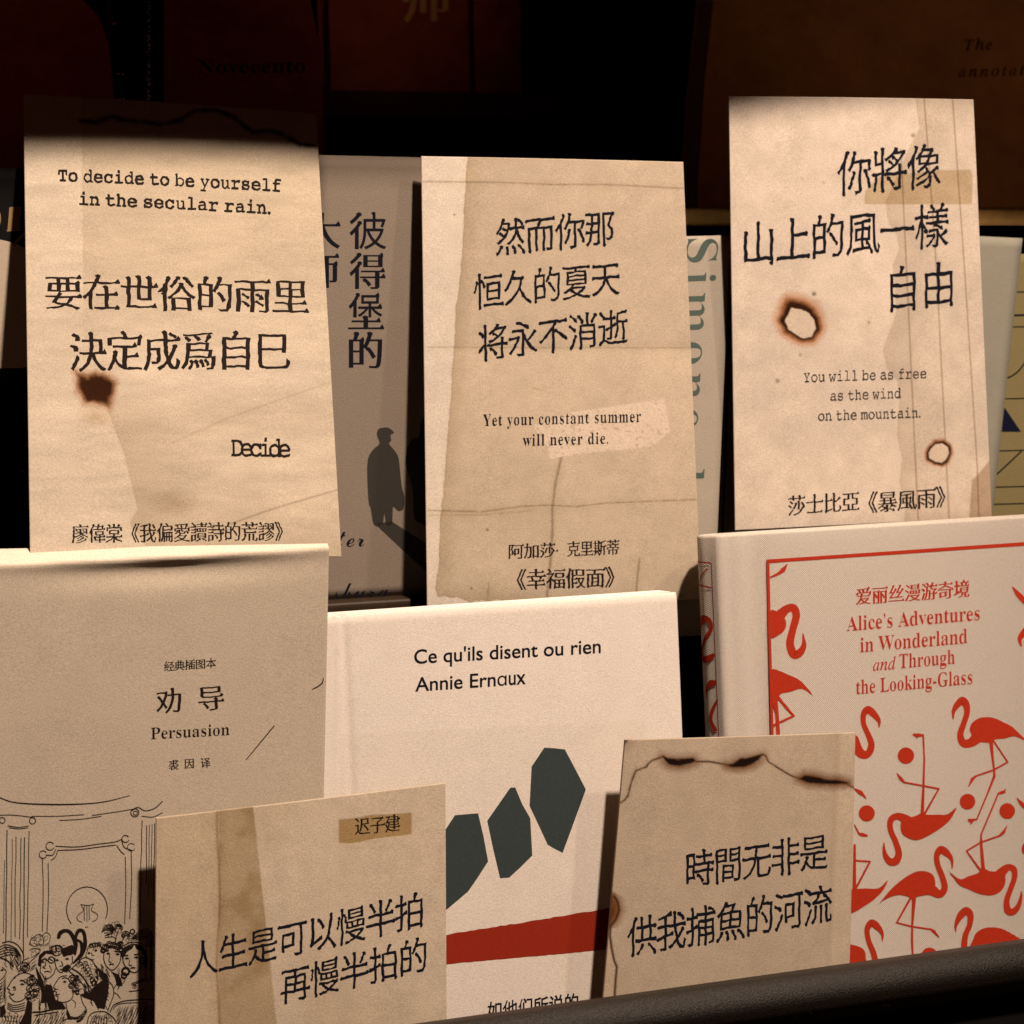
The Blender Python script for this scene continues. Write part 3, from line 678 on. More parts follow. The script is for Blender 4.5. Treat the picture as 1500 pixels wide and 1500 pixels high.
def B(pts, w=7, sm=True, cap=False): p.ribbon(T(pts, *S3), np.array(w)*.15333 if not np.isscalar(w) else w*.15333, smooth=sm, cap=cap)
def BP(pts): p.poly(T(pts, *S3), z=1.0)
def BC(c, r, w=8, a0=0, a1=360, ry=None): p.ring(T([c], *S3)[0], r*.15333, w*.15333, a0, a1, ry and ry*.15333)
def hatch(poly_, ang, gap, ln, w=5, jit=10):
    q = np.array(poly_, float); (x0, y0), (x1, y1) = q.min(0), q.max(0); ca, sa = math.cos(R(ang)), math.sin(R(ang))
    for yy in np.arange(y0, y1, gap):
        for xx in np.arange(x0, x1, ln*.9):
            cx_, cy_ = xx+random.uniform(-jit, jit), yy+random.uniform(-jit, jit)
            if pin(np.array([cx_]), np.array([cy_]), q)[0]:
                B([(cx_-ca*ln/2, cy_-sa*ln/2), (cx_+random.uniform(-4, 4), cy_+random.uniform(-4, 4)), (cx_+ca*ln/2, cy_+sa*ln/2)], [w*.4, w, w*.4])
def curls(poly_, gap, r, w=6):
    w *= .62; gap *= 1.2
    q = np.array(poly_, float); (x0, y0), (x1, y1) = q.min(0), q.max(0)
    for yy in np.arange(y0, y1, gap):
        for xx in np.arange(x0, x1, gap):
            cx_, cy_ = xx+random.uniform(-8, 8), yy+random.uniform(-8, 8)
            if pin(np.array([cx_]), np.array([cy_]), q)[0]: a_ = random.uniform(0, 360); BC((cx_, cy_), r*random.uniform(.6, 1.2), w, a_, a_+random.uniform(150, 300))
def eye(x, y, w=34): B([(x-w/2, y+4), (x, y-6), (x+w/2, y+4)], [5, 13, 6]); p.disc(T([(x, y+4)], *S3)[0], 1.1)
# lady in profile with a frilled cap
B([(640, 640), (580, 652), (545, 690), (512, 752), (532, 768), (516, 786), (542, 800), (532, 828), (556, 845), (552, 880), (600, 896), (660, 880), (692, 848), (700, 800)], 9)
eye(618, 700); B([(590, 672), (620, 660), (650, 670)], 9); B([(530, 770), (560, 770)], 6); B([(540, 822), (570, 818)], 9)
B([(655, 600), (720, 540), (800, 470), (880, 500), (930, 600), (925, 700), (870, 780), (800, 805)], 9); B([(690, 575), (760, 620), (830, 710), (850, 790)], 14); B([(660, 600), (740, 660), (800, 740), (830, 800)], 9)
for k in range(9): BC((745+k*18, 505+k*26), 22, 7, 200, 420)
for k in range(8): BC((820+k*13, 520+k*30), 16, 6, 150, 380)
for c_, r_ in (((690, 670), 34), ((720, 706), 28), ((680, 735), 24), ((735, 660), 22), ((715, 770), 26), ((740, 800), 22)): BC(c_, r_, 9, 30, 330); BC(c_, r_*.5, 7)
B([(630, 900), (640, 960), (668, 1020)], 8); B([(770, 830), (790, 900), (825, 955)], 8); B([(690, 870), (720, 900), (716, 950)], 6)
for t in np.linspace(0, 1, 12): BC((680+t*140, 1040-70*t*t+18*math.sin(t*3)), 10, 6)
for t in np.linspace(0, 1, 10): BC((740+t*80, 1075-90*t*t), 9, 6)
B([(560, 1115), (600, 1070), (660, 1045)], 9); B([(830, 1110), (850, 1030), (900, 990), (1000, 985), (1070, 1030), (1110, 1080)], 9)
for k in range(7): B([(860+k*26, 1109), (875+k*24, 1060-k*2), (905+k*18, 1020)], 8)
# gentleman at left with powdered curls
B([(150, 655), (112, 690), (88, 730), (70, 765), (92, 775), (84, 800), (106, 815), (92, 838), (112, 868), (150, 892), (210, 878), (262, 835)], 10)
eye(135, 755, 30); eye(212, 725, 44); B([(190, 690), (225, 690), (245, 715)], 14); B([(110, 830), (135, 815)], 14); B([(140, 740), (150, 775), (125, 778)], 7)
B([(130, 660), (220, 615), (310, 640), (370, 720), (360, 820), (300, 862), (250, 870)], 9)
for c_, r_ in (((300, 690), 42), ((340, 750), 40), ((330, 810), 36), ((285, 765), 32), ((270, 830), 30), ((310, 660), 26), ((360, 700), 22)): BC(c_, r_, 9, 10, 320); BC((c_[0]+6, c_[1]+4), r_*.55, 7, 60, 330)
BP([(262, 868), (310, 900), (300, 1110), (180, 1110), (235, 1000)]); BP([(0, 940), (40, 920), (60, 990), (20, 1040), (0, 1040)])
for k in range(4): B([(70, 900+k*18), (140, 925+k*20), (240, 900+k*22)], 7)
for k in range(6): B([(30+k*32, 1110), (55+k*26, 1060), (40+k*34, 1020)], 8)
# bonnet at the far left
for k in range(5): B([(-10, 372+k*24), (60+k*8, 345+k*24), (150+k*5, 380+k*18), (200-k*14, 460), (185-k*18, 540)], 8)
B([(20, 330), (90, 315), (170, 350), (225, 440), (215, 530)], 9); B([(0, 470), (70, 500), (130, 560)], 14); B([(0, 690), (40, 650), (60, 600), (20, 560)], 9); eye(20, 590, 30)
for k in range(7): B([(0, 720+k*30), (30, 700+k*30), (55, 650+k*22)], 6)
# plume behind
B([(280, 340), (300, 290), (360, 250), (400, 260), (420, 320), (400, 360)], 6); B([(400, 260), (440, 230), (480, 260), (470, 320), (430, 350)], 6); B([(280, 400), (320, 380), (380, 395), (360, 430), (300, 470)], 6); B([(275, 340), (330, 360), (400, 340)], 5)
BC((330, 320), 40, 5, 100, 300); B([(230, 560), (300, 500), (380, 420)], 8); B([(160, 560), (220, 500), (280, 470)], 8); BC((240, 560), 44, 10); BC((240, 565), 22, 12)
# old gentleman
B([(395, 490), (388, 560), (386, 605), (412, 640), (424, 668), (470, 662), (512, 622), (530, 570)], 9)
B([(392, 498), (430, 480), (452, 500)], 14); B([(432, 505), (436, 540), (410, 560), (436, 572)], 9); B([(424, 606), (450, 598), (478, 606)], 10); eye(410, 510, 24); B([(470, 540), (490, 580), (484, 620)], 6); B([(455, 500), (470, 480), (505, 500)], 9)
BP([(372, 450), (420, 405), (500, 400), (520, 440), (440, 430), (395, 480), (388, 560), (360, 540)]); BC((490, 490), 30, 10); BC((540, 400), 50, 9); BC((560, 380), 30, 9); BC((510, 390), 34, 8)
for k in range(10): B([(345+k*7, 560+k*14), (360+k*7, 640+k*12), (380+k*8, 700+k*10)], 10)
# lady with black plumes
B([(560, 275), (575, 235), (620, 212), (665, 225), (700, 275), (722, 340), (715, 430)], [34, 42, 34, 36, 40, 44, 30], cap=True)
B([(722, 290), (735, 235), (760, 208), (795, 222), (812, 290), (806, 370), (770, 450), (700, 520)], [26, 34, 36, 34, 34, 44, 40, 16], cap=True)
B([(740, 300), (775, 330), (780, 420), (740, 470)], [20, 30, 34, 14], cap=True)
BP([(585, 385), (690, 345), (728, 400), (690, 440), (640, 450), (610, 462), (590, 430)]); BP([(600, 560), (650, 530), (680, 560), (640, 610), (590, 600)])
B([(525, 470), (530, 540), (560, 600), (600, 612)], 9); eye(545, 494, 36); eye(640, 482, 40); B([(585, 500), (600, 540), (570, 552)], 8); B([(570, 585), (600, 580)], 10); B([(690, 450), (690, 510), (660, 560)], 8)
# small face behind
B([(830, 400), (850, 360), (900, 330), (950, 340), (975, 390)], 9); B([(835, 400), (820, 450), (850, 480), (900, 490)], 7); eye(850, 425, 26); eye(915, 400, 28); B([(875, 420), (880, 445), (900, 445)], 7)
for k in range(4): BC((870+k*26, 352-k*4), 18, 7)
# tall-plumed lady
B([(1000, 400), (990, 470), (1010, 540), (1062, 588), (1112, 562), (1150, 495), (1152, 405)], 9); eye(1032, 430, 34); eye(1122, 436, 38); B([(1050, 440), (1040, 500), (1062, 512)], 8); B([(1042, 535), (1066, 530), (1088, 534)], 11); B([(1010, 408), (1040, 402)], 9); B([(1100, 410), (1140, 412)], 9)
for c_, r_ in (((1010, 370), 30), ((1045, 345), 30), ((1085, 350), 28), ((1125, 360), 30), ((1155, 395), 26), ((1150, 340), 26), ((985, 400), 24)): BC(c_, r_, 10); BC(c_, r_*.5, 9)
for k in range(6): B([(970+k*6, 230-k*5), (990+k*9, 180+k*6), (1045, 150+k*12), (1090-k*3, 190+k*9), (1060, 240), (1000+k*5, 262-k*4)], 6)
for k in range(3): BC((1130, 188), 40-k*11, 7, 120+k*20, 400)
B([(1100, 330), (1110, 270), (1125, 220)], 9); B([(1000, 280), (1080, 270), (1110, 300)], 7)
# dark-haired lady
B([(1172, 440), (1180, 520), (1222, 582), (1282, 612), (1335, 580), (1372, 510), (1382, 430)], 10); eye(1212, 478, 46); eye(1302, 468, 50); B([(1190, 452), (1225, 446)], 11); B([(1280, 440), (1330, 436)], 11); B([(1240, 490), (1232, 538), (1262, 546)], 8); B([(1246, 572), (1268, 564), (1292, 568)], 13)
BP([(1156, 440), (1165, 395), (1205, 362), (1285, 345), (1260, 385), (1215, 410), (1185, 460), (1172, 500)]); BP([(1285, 345), (1350, 362), (1395, 410), (1415, 480), (1400, 560), (1375, 560), (1385, 470), (1350, 410), (1300, 385)]); BC((1365, 500), 30, 14); BC((1200, 600), 34, 22); BC((1185, 640), 24, 16)
B([(1185, 352), (1250, 322), (1330, 328), (1385, 362)], 8); B([(1190, 372), (1255, 342), (1325, 348), (1375, 380)], 8)
for k in range(5): B([(1250+k*5, 290), (1330, 222+k*18), (1415-k*8, 200+k*22), (1458-k*14, 265), (1465-k*18, 370)], 8)
for k in range(3): BC((1200, 255+k*10), 38-k*9, 9, 150, 380)
BC((1265, 222), 22, 12); B([(1160, 320), (1190, 270), (1215, 250)], 8)
B([(1170, 650), (1130, 690), (1090, 760)], 8); B([(1390, 560), (1390, 640), (1420, 700)], 9)
for t in np.linspace(0, 1, 9): BC((1265+t*120, 720-40*t), 9, 6)
BC((1285, 745), 16, 6); B([(1230, 792), (1300, 785), (1380, 780)], 9); BC((1290, 735), 9, 5)
# coats, shadows and sofas
BP([(1015, 660), (1040, 720), (1030, 830), (1000, 960), (940, 950), (890, 880), (800, 850), (760, 820), (860, 800), (930, 720)])
BP([(440, 720), (495, 735), (515, 800), (530, 870), (600, 905), (628, 948), (470, 965), (440, 870)])
BP([(640, 950), (668, 1020), (690, 1060), (650, 1060), (630, 1000)])
for k in range(12): B([(930+k*8, 560+k*6), (945+k*7, 600+k*8), (950+k*6, 650+k*6)], 6)
for k in range(9): B([(380+k*14, 720+k*6), (400+k*10, 800+k*6), (395+k*8, 900)], 9)
for k in range(8): B([(1060+k*10, 600+k*4), (1095+k*9, 650+k*6), (1120+k*7, 740)], 6)
B([(1030, 690), (1075, 740), (1085, 820), (1045, 930), (1030, 980)], 9); B([(1085, 800), (1120, 820), (1150, 860)], 8)
B([(1050, 990), (1090, 920), (1180, 885), (1300, 872), (1440, 870), (1500, 885)], 10); B([(1080, 960), (1130, 915), (1260, 900), (1400, 905)], 7)
for k in range(16): x = 1075+k*27; B([(x+20, 1112), (x+70, 1010), (x+100, 935-k*2)], [5, 8, 3])
B([(310, 990), (400, 985), (520, 960), (628, 952)], 14); B([(330, 1020), (420, 1005), (560, 985)], 8)
for k in range(11): x = 310+k*26; B([(x, 1110), (x+30, 1060), (x+50, 1000)], [5, 7, 3])
hatch([(370, 640), (480, 690), (540, 880), (440, 980), (330, 980), (400, 860)], 80, 15, 60, 7)
hatch([(880, 560), (1000, 540), (1060, 640), (1010, 700), (930, 690)], 55, 13, 55, 6); hatch([(760, 700), (1040, 680), (1020, 960), (900, 960)], 60, 16, 60, 7)
hatch([(1090, 600), (1180, 560), (1190, 700), (1110, 800)], 120, 15, 50, 5); hatch([(0, 720), (60, 700), (70, 930), (0, 940)], 100, 18, 60, 6)
hatch([(1080, 960), (1400, 920), (1420, 1110), (1070, 1110)], -60, 17, 70, 6); hatch([(320, 1010), (620, 975), (640, 1110), (310, 1110)], -55, 18, 65, 5)
hatch([(40, 350), (200, 420), (200, 560), (120, 600), (0, 520)], 60, 20, 60, 5); hatch([(1390, 380), (1480, 260), (1490, 700), (1400, 700)], 95, 16, 60, 6)
hatch([(130, 600), (300, 480), (360, 560), (240, 620)], -40, 14, 70, 6)
curls([(240, 650), (370, 660), (400, 800), (330, 880), (250, 840)], 26, 17); curls([(650, 640), (760, 650), (780, 800), (690, 800)], 24, 15); curls([(470, 350), (620, 340), (600, 420), (460, 440)], 24, 14, 7)
curls([(970, 330), (1170, 320), (1180, 400), (960, 400)], 22, 14, 7); curls([(970, 150), (1160, 140), (1160, 270), (1000, 270)], 30, 22, 5); curls([(830, 330), (960, 325), (970, 380), (840, 400)], 22, 12, 5)
curls([(700, 520), (900, 490), (930, 640), (850, 760)], 28, 14, 5); curls([(1150, 240), (1300, 210), (1400, 300), (1200, 340)], 28, 20, 5); curls([(280, 240), (470, 240), (460, 350), (300, 460)], 34, 26, 4)
curls([(850, 980), (1080, 1000), (1080, 1110), (860, 1110)], 34, 22, 5); curls([(0, 980), (180, 990), (180, 1110), (0, 1110)], 32, 20, 6)
p.done('crowd_drawing', M_INKB, cov)

# ---- white paperback with slate shapes and red band
pl = Plane((740, 1010), 0, 1, 9); set_base(pl, FLOOR, (740, 1010)); PE = pl
br = book_root('white_paperback', pl, FLOOR, 'white paperback with slate cut-paper shapes and a red band across its cover')
tl, tr = pl.L((474, 902.5)), pl.L((991, 867.5)); lb, rb = pl.L((468.6, 1163.6)), pl.L((999.5, 1078))
ext = lambda t, q: t+(q-t)*((0-t[1])/(q-t)[1])
blc, brc = ext(tl, lb), ext(tr, rb); um = (tl[0]+tr[0])/2; hw = (tr[0]-tl[0])/2
pl.warp = lambda u, v: -.0012*np.clip((v-tl[1]+.003)/.003, 0, 1)**2*.8+.0009*(1-((u-um)/hw)**2)-.0005*np.exp(-((u-tl[0]-.0065)/.0013)**2)
def tone_ern(X, Y, c):
    n = lattice(X, Y, 24, 71); c = c*(1+.035*(n-.5))[:, None]
    pan = [(500, 1076), (945, 1055.5), (960, 1800), (490, 1850)]; c = blend(c, soft(sdf(X, Y, pan), 1.5), (.955, .95, .935))
    hinge = np.abs(X-(493-(Y-900)*.02)); c = blend(c, np.clip(1-hinge/4, 0, 1)*.25, (.85, .82, .78))
    for q, r_, k in (((494, 955), 7, .88), ((489, 904), 5, .7), ((497, 962), 3, .85), ((768, 1280), 1.5, .5)): c = blend(c, np.clip(1-np.hypot(X-q[0], Y-q[1])/r_, 0, 1), (k, k, k))
    return c
cov = quad_grid(pl, [tl, tr, brc, blc], .0009, .0006, paper('white_cover', (.60, .532, .47), True, .11, .025), 'front_cover', br, tone_ern)
V, Fc = box_vf(tl[0]+.001, tr[0]-.002, .001, tl[1], -.0122, -.0008); tk = (tr[1]-tl[1])/(tr[0]-tl[0])
V = [(v.x, v.y+((v.x-tl[0])*tk+.0003 if v.y > .1 else 0), v.z) for v in V]; link('page_block', V, Fc, M_PAGES, br)
V, Fc = box_vf(tl[0], tr[0], 0, tl[1], -.0130, -.0124); link('back_cover', V, Fc, bpy.data.materials['white_cover'], br)
V, Fc = box_vf(tl[0]-.0006, tl[0]-.0001, 0, tl[1], -.0120, -.0008); link('spine', V, Fc, bpy.data.materials['white_cover'], br)
p = Print(pl)
p.text("Ce qu'ils disent ou rien", 'title', (606, 972), (879, 956), 21.5, latin=True); p.text("Annie Ern", 'title', (607.4, 1012.5), (725, 1004.5), 20.5, latin=True)
p.text("\u0251", 'title', (727.5, 1004.2), (741, 1003.2), 14.6, latin=True); p.text("ux", 'title', (744, 1003), (769, 1001.4), 14.6, latin=True)
p.done('title_lettering', M_INK, cov); p = Print(pl)
p.text("如他们所说的", 'sansbold', (713, 1493.5), (846, 1480), 27)
p.done('subtitle_lettering', M_INK, cov)
p = Print(pl); S5 = (.2934, 620, 1060)
for pg in ([(600, 118), (650, 121), (703, 127), (755, 225), (808, 327), (750, 485), (692, 642), (640, 615), (617, 600), (580, 520), (527, 408), (537, 212)],
           [(430, 318), (455, 316), (490, 400), (530, 470), (540, 655), (480, 715), (425, 765), (380, 768), (345, 620), (316, 482)],
           [(155, 455), (270, 445), (297, 560), (320, 685), (265, 770), (220, 835), (118, 922), (60, 960), (40, 820), (60, 600)]):
    p.poly(T(pg, *S5))
p.done('slate_shapes', M_SLATE, cov)
p = Print(pl)
topb = [(x, 1050-(x-117)*(132/813)+random.uniform(-2.5, 2.5)) for x in np.arange(-320, 1215, 22)]; botb = [(x, 1197-(x-117)*(72/798)+random.uniform(-1.5, 1.5)) for x in np.arange(-320, 1215, 22)]
uvb = np.vstack([pl.LL(T(topb, *S5)), pl.LL(T(botb, *S5))]); nb = len(topb)
p.add_local(np.column_stack([uvb, np.zeros(len(uvb))]), [(i, i+1, nb+i+1, nb+i) for i in range(nb-1)]); p.done('red_band', M_REDINK, cov)

# ---- cloth hardback with red birds
pl = Plane((1290, 1000), 0, 0, 9); set_base(pl, FLOOR, (1290, 1000)); PA = pl
br = book_root('cloth_hardback', pl, FLOOR, 'pale cloth hardback stamped with red flamingos and red title lettering')
M_CLOTH = cloth('pale_book_cloth', (.635, .555, .475))
uL = pl.L((1067, 784))[0]; uR = uL+.150; vT = pl.L((1290, 769.5))[1]; tilt = (pl.L((1500, 757.5))[1]-pl.L((1067, 784.5))[1])/(pl.L((1500, 757.5))[0]-uL)
um = pl.L((1290, 769.5))[0]
THK, BT = .021, .0028
def cover_path():
    P_ = [(uR, 0)]; P_ += [(uL+.020, 0), (uL+.0150, -.0001), (uL+.0115, -.0017), (uL+.0085, -.0021), (uL+.006, -.0010), (uL+.0035, .0004), (uL+.0012, -.0001)]
    P_ += [(uL-.0012+.0024*math.cos(t)-.0012, -.0024+.0024*math.sin(t)) for t in np.linspace(R(70), R(165), 6)]
    P_ += [(uL-.0052-.0018*math.sin(math.pi*k), -.0045-(THK-.009)*k) for k in np.linspace(0, 1, 7)]
    P_ += [(uL-.0030, -THK+.0018), (uL+.002, -THK), (uR, -THK)]
    return np.array(P_)
path = cover_path()
def sheet_path(path, t, v0, v1fn, name, mat, parent, r=.0011):
    tg = np.gradient(path, axis=0); tg /= np.hypot(tg[:, 0], tg[:, 1])[:, None]; nn = np.stack([-tg[:, 1], tg[:, 0]], 1)  # inward
    V, Fc = [], []; n = len(path); lv = []
    lv.append((0, 0.0)); lv.append((1, None))
    for k in np.linspace(0, math.pi/2, 5): lv.append((2, k))
    rows = []
    for kind, k in lv:
        for side in ():
            pass
    def row(vfn, ins_o, ins_i):
        b = len(V)
        for i in range(n):
            q = path[i]+nn[i]*ins_o; V.append((q[0], vfn(q[0]), q[1]))
        for i in range(n):
            q = path[i]+nn[i]*(t-ins_i); V.append((q[0], vfn(q[0]), q[1]))
        return b
    rows.append(row(lambda u: v0, 0, 0))
    for f in np.linspace(0.08, .97, 10): rows.append(row(lambda u, f=f: v0+(v1fn(u)-r-v0)*f, 0, 0))
    for k in np.linspace(0, math.pi/2, 6): rows.append(row(lambda u, k=k: v1fn(u)-r+r*math.sin(k), r*(1-math.cos(k))*.95, r*(1-math.cos(k))*.95))
    for a_, b_ in zip(rows[:-1], rows[1:]):
        for i in range(n-1):
            Fc.append((a_+i, a_+i+1, b_+i+1, b_+i)); Fc.append((a_+n+i+1, a_+n+i, b_+n+i, b_+n+i+1))
        Fc.append((a_+n, a_, b_, b_+n)); Fc.append((a_+n-1, a_+2*n-1, b_+2*n-1, b_+n-1))
    tp = rows[-1]
    for i in range(n-1): Fc.append((tp+i, tp+i+1, tp+n+i+1, tp+n+i))
    o = link(name, V, Fc, mat, parent, True)
    bm = bmesh.new(); bm.from_mesh(o.data); bmesh.ops.recalc_face_normals(bm, faces=bm.faces[:]); bm.to_mesh(o.data); bm.free(); return o
vtopA = lambda u: vT+tilt*(u-um)
cov = sheet_path(path, BT, 0, vtopA, 'cover', M_CLOTH, br)
# pages start behind the tucked-in card
V, Fc = box_vf(uL+.004, uR-.003, .002, 0, -THK+BT+.0004, -.0078)
V = [(v.x, (vtopA(v.x)-.0042) if v.y > .001 and v.y >= 0 and abs(v.y-.002) > 1e-6 else v.y, v.z) for v in [Vector((q.x, q.y, q.z)) for q in V]]
V = [(x, y if y > .01 else (.002 if abs(y-.002) < 1e-6 else vtopA(x)-.0042), z) for x, y, z in V]
link('page_block', V, Fc, M_PAGES, br)
p = Print(pl, .00010)
p.text("爱丽丝漫游奇境", 'songbold', (1253.5, 887), (1420, 875), 25.5)
p.text(mp("Alice\u2019s Adventures", SERIF), 'serifx', (1240, 924.5), (1435, 908), 21.5, latin=True); p.text(mp("in Wonderland", SERIF), 'serifx', (1260, 955.5), (1416.5, 942), 21.5, latin=True)
p.text(mp("and", ITAL), 'title', (1278.5, 983), (1312, 980), 19, latin=True); p.text(mp("Through", SERIF), 'serifx', (1317, 979), (1398.5, 972), 20.5, latin=True); p.text(mp("the Looking-Glass", SERIF), 'serifx', (1254, 1017), (1424, 1001.5), 21, latin=True)
p.done('title_lettering', M_RED, cov)
p = Print(pl, .00010)
p.ribbon([(1122.7, 822.3), (1300, 810.3), (1540, 794)], 5.2, z=0, smooth=False, cap=False); p.ribbon([(1124.7, 820), (1127.5, 940), (1131.5, 1090), (1137, 1300)], 4.0, z=.3, smooth=False, cap=False)
p.done('frame_line', M_RED, cov)
S7 = (.28, 1200, 1000); S8 = (.2534, 1000, 760); S9 = (.3467, 980, 720)
p = Print(pl, .00010)
def neck(pts, ws, S=S7): p.ribbon(T(pts, *S), np.array(ws)*S[0])
def body(pts, S=S7): p.k += 1; p.poly(T(smooth_loop(pts), *S), z=(p.k % 40)*.12)
def smooth_loop(pts):
    pts = np.array(pts, float); n = len(pts); out = []
    for i in range(n):
        a_, b_, c_, d_ = pts[i-1], pts[i], pts[(i+1) % n], pts[(i+2) % n]
        sharp = 0
        for t in (0, .33, .66): out.append(.5*((2*b_)+(-a_+c_)*t+(2*a_-5*b_+4*c_-d_)*t*t+(-a_+3*b_-3*c_+d_)*t**3))
    return out
leg = lambda pts, w, S=S7: p.ribbon(T(pts, *S), np.array(w)*S[0] if not np.isscalar(w) else w*S[0], smooth=False)
ball = lambda x, y, r: p.disc(T([(x, y)], *S7)[0], r*.28, n=28)
neck([(312, 235), (312, 200), (286, 165), (255, 142), (232, 165), (232, 215), (255, 270), (272, 320), (262, 362), (235, 378), (205, 355), (180, 300)], [5, 20, 36, 42, 30, 26, 28, 34, 38, 42, 50, 54])
neck([(700, 192), (702, 150), (722, 115), (748, 95), (768, 115), (772, 160), (755, 215), (738, 270), (752, 315), (795, 312), (840, 270)], [6, 20, 34, 44, 38, 30, 30, 34, 40, 48, 70])
body([(787, 235), (810, 200), (850, 182), (910, 183), (960, 205), (1000, 225), (1030, 250), (1085, 305), (1070, 300), (1020, 280), (970, 292), (925, 295), (895, 312), (860, 312), (815, 305), (795, 270)])
leg([(897, 300), (905, 380), (914, 455), (916, 488), (880, 580), (822, 718)], [22, 14, 10, 15, 9, 8]); leg([(912, 305), (985, 415)], 9); leg([(985, 415), (915, 455), (815, 490)], 9); leg([(820, 488), (800, 505), (780, 545)], [10, 18, 5]); leg([(825, 715), (785, 720)], [8, 18]); leg([(800, 722), (790, 742)], [14, 4])
leg([(495, 272), (520, 275), (542, 275)], [14, 20, 8]); leg([(505, 278), (512, 292)], [8, 4]); leg([(543, 272), (549, 400), (545, 530), (538, 690)], [9, 9, 12, 18]); leg([(548, 690), (625, 555)], [12, 9]); leg([(625, 555), (550, 540), (440, 520)], 9); leg([(445, 522), (425, 500), (405, 473)], [10, 18, 4])
body([(425, 760), (430, 725), (460, 706), (500, 698), (535, 682), (560, 690), (620, 690), (670, 688), (717, 652), (700, 692), (670, 732), (620, 770), (560, 805), (510, 823), (465, 812), (435, 790)])
neck([(470, 730), (440, 708), (405, 698), (374, 718), (372, 768), (398, 830), (415, 890), (402, 930), (372, 936), (346, 905), (338, 870), (338, 836)], [60, 44, 34, 32, 28, 29, 34, 42, 38, 26, 16, 5])
neck([(695, 972), (692, 925), (665, 890), (635, 874), (614, 905), (620, 955), (645, 1020), (655, 1075), (630, 1106), (590, 1085)], [5, 18, 36, 42, 30, 28, 30, 34, 38, 56])
body([(607, 1060), (600, 1015), (570, 990), (520, 985), (470, 1005), (420, 1040), (370, 1085), (312, 1158), (330, 1142), (380, 1117), (430, 1110), (470, 1122), (492, 1140), (512, 1120), (560, 1110), (600, 1105)])
leg([(495, 1128), (486, 1270), (485, 1350), (490, 1460)], [22, 11, 13, 8]); leg([(475, 1130), (405, 1255)], [12, 9]); leg([(405, 1255), (480, 1275), (585, 1290)], 9); leg([(580, 1288), (600, 1302), (627, 1332)], [9, 18, 4])
leg([(975, 572), (955, 574), (935, 580)], [6, 18, 8]); leg([(958, 572), (976, 556)], [10, 4]); leg([(937, 578), (846, 795), (846, 840), (857, 975)], [9, 9, 15, 20]); leg([(845, 985), (770, 880)], [12, 9]); leg([(770, 880), (845, 835), (945, 800)], 9); leg([(940, 803), (962, 785), (982, 748)], [10, 18, 4])
body([(855, 968), (890, 985), (940, 990), (970, 1010), (972, 1050), (950, 1090), (900, 1112), (840, 1105), (780, 1080), (735, 1060), (705, 1025), (680, 990), (735, 1028), (780, 1012), (830, 995)])
neck([(935, 1020), (960, 985), (990, 965), (1018, 978), (1020, 1022), (1000, 1080), (980, 1140), (986, 1190), (1012, 1198), (1040, 1170), (1055, 1120), (1056, 1090)], [70, 46, 34, 32, 28, 28, 30, 38, 36, 26, 15, 5])
for x, y, r in ((453, 381, 43), (248, 683, 42), (775, 622, 41), (983, 671, 41), (575, 1427, 42), (1100, 870, 42)): ball(x, y, r)
neck([(330, 1352), (328, 1310), (300, 1272), (272, 1258), (250, 1290), (258, 1350), (285, 1420), (300, 1500)], [5, 18, 36, 40, 28, 26, 30, 34]); body([(130, 1375), (200, 1378), (235, 1400), (243, 1440), (240, 1500), (130, 1500)])
neck([(713, 1302), (715, 1265), (740, 1215), (770, 1194), (790, 1218), (785, 1270), (762, 1330), (755, 1430)], [5, 18, 38, 42, 34, 28, 30, 36]); body([(803, 1430), (805, 1340), (830, 1300), (880, 1280), (950, 1285), (1010, 1315), (1060, 1350), (1110, 1430)])
body([(100, 1080), (165, 1080), (240, 1076), (310, 1075), (357, 1033), (335, 1082), (290, 1130), (240, 1165), (170, 1205), (100, 1210)]); leg([(185, 850), (183, 1080)], [12, 20]); leg([(185, 930), (265, 936)], 10); leg([(265, 936), (190, 1078)], [10, 12])
neck([(180, 552), (215, 575), (246, 606)], [4, 24, 4]); leg([(183, 742), (205, 785)], [6, 10]); leg([(200, 788), (225, 795), (248, 800)], [8, 20, 12]); neck([(1033, 602), (1055, 630), (1090, 665)], [4, 20, 20])
p.done('flamingo_print', M_RED, cov); p = Print(pl, .00010)
neck([(505, 338), (550, 318), (580, 295), (604, 261)], [8, 16, 28, 4], S8)
neck([(530, 590), (560, 560), (600, 522), (640, 516), (656, 560), (636, 640), (620, 720), (640, 782), (675, 775), (700, 730), (694, 660)], [80, 64, 46, 46, 44, 42, 46, 50, 46, 30, 5], S8); body([(505, 535), (545, 537), (580, 560), (598, 600), (590, 640), (560, 668), (505, 682)], S8)
body([(510, 880), (560, 880), (620, 905), (670, 928), (710, 965), (750, 1020), (690, 982), (620, 1000), (570, 1010), (545, 1040), (510, 1050)], S8); leg([(530, 1030), (545, 1130), (553, 1260)], [34, 20, 22], S8); leg([(540, 1020), (640, 1140)], [18, 15], S8); leg([(640, 1140), (520, 1195)], 13, S8)
p.done('flamingo_print', M_RED, cov); p = Print(pl, .00010)
neck([(1450, 402), (1475, 435), (1510, 470)], [4, 22, 26], S9); neck([(1488, 655), (1482, 620), (1510, 588)], [5, 20, 34], S9)
p.done('flamingo_print', M_RED, cov)
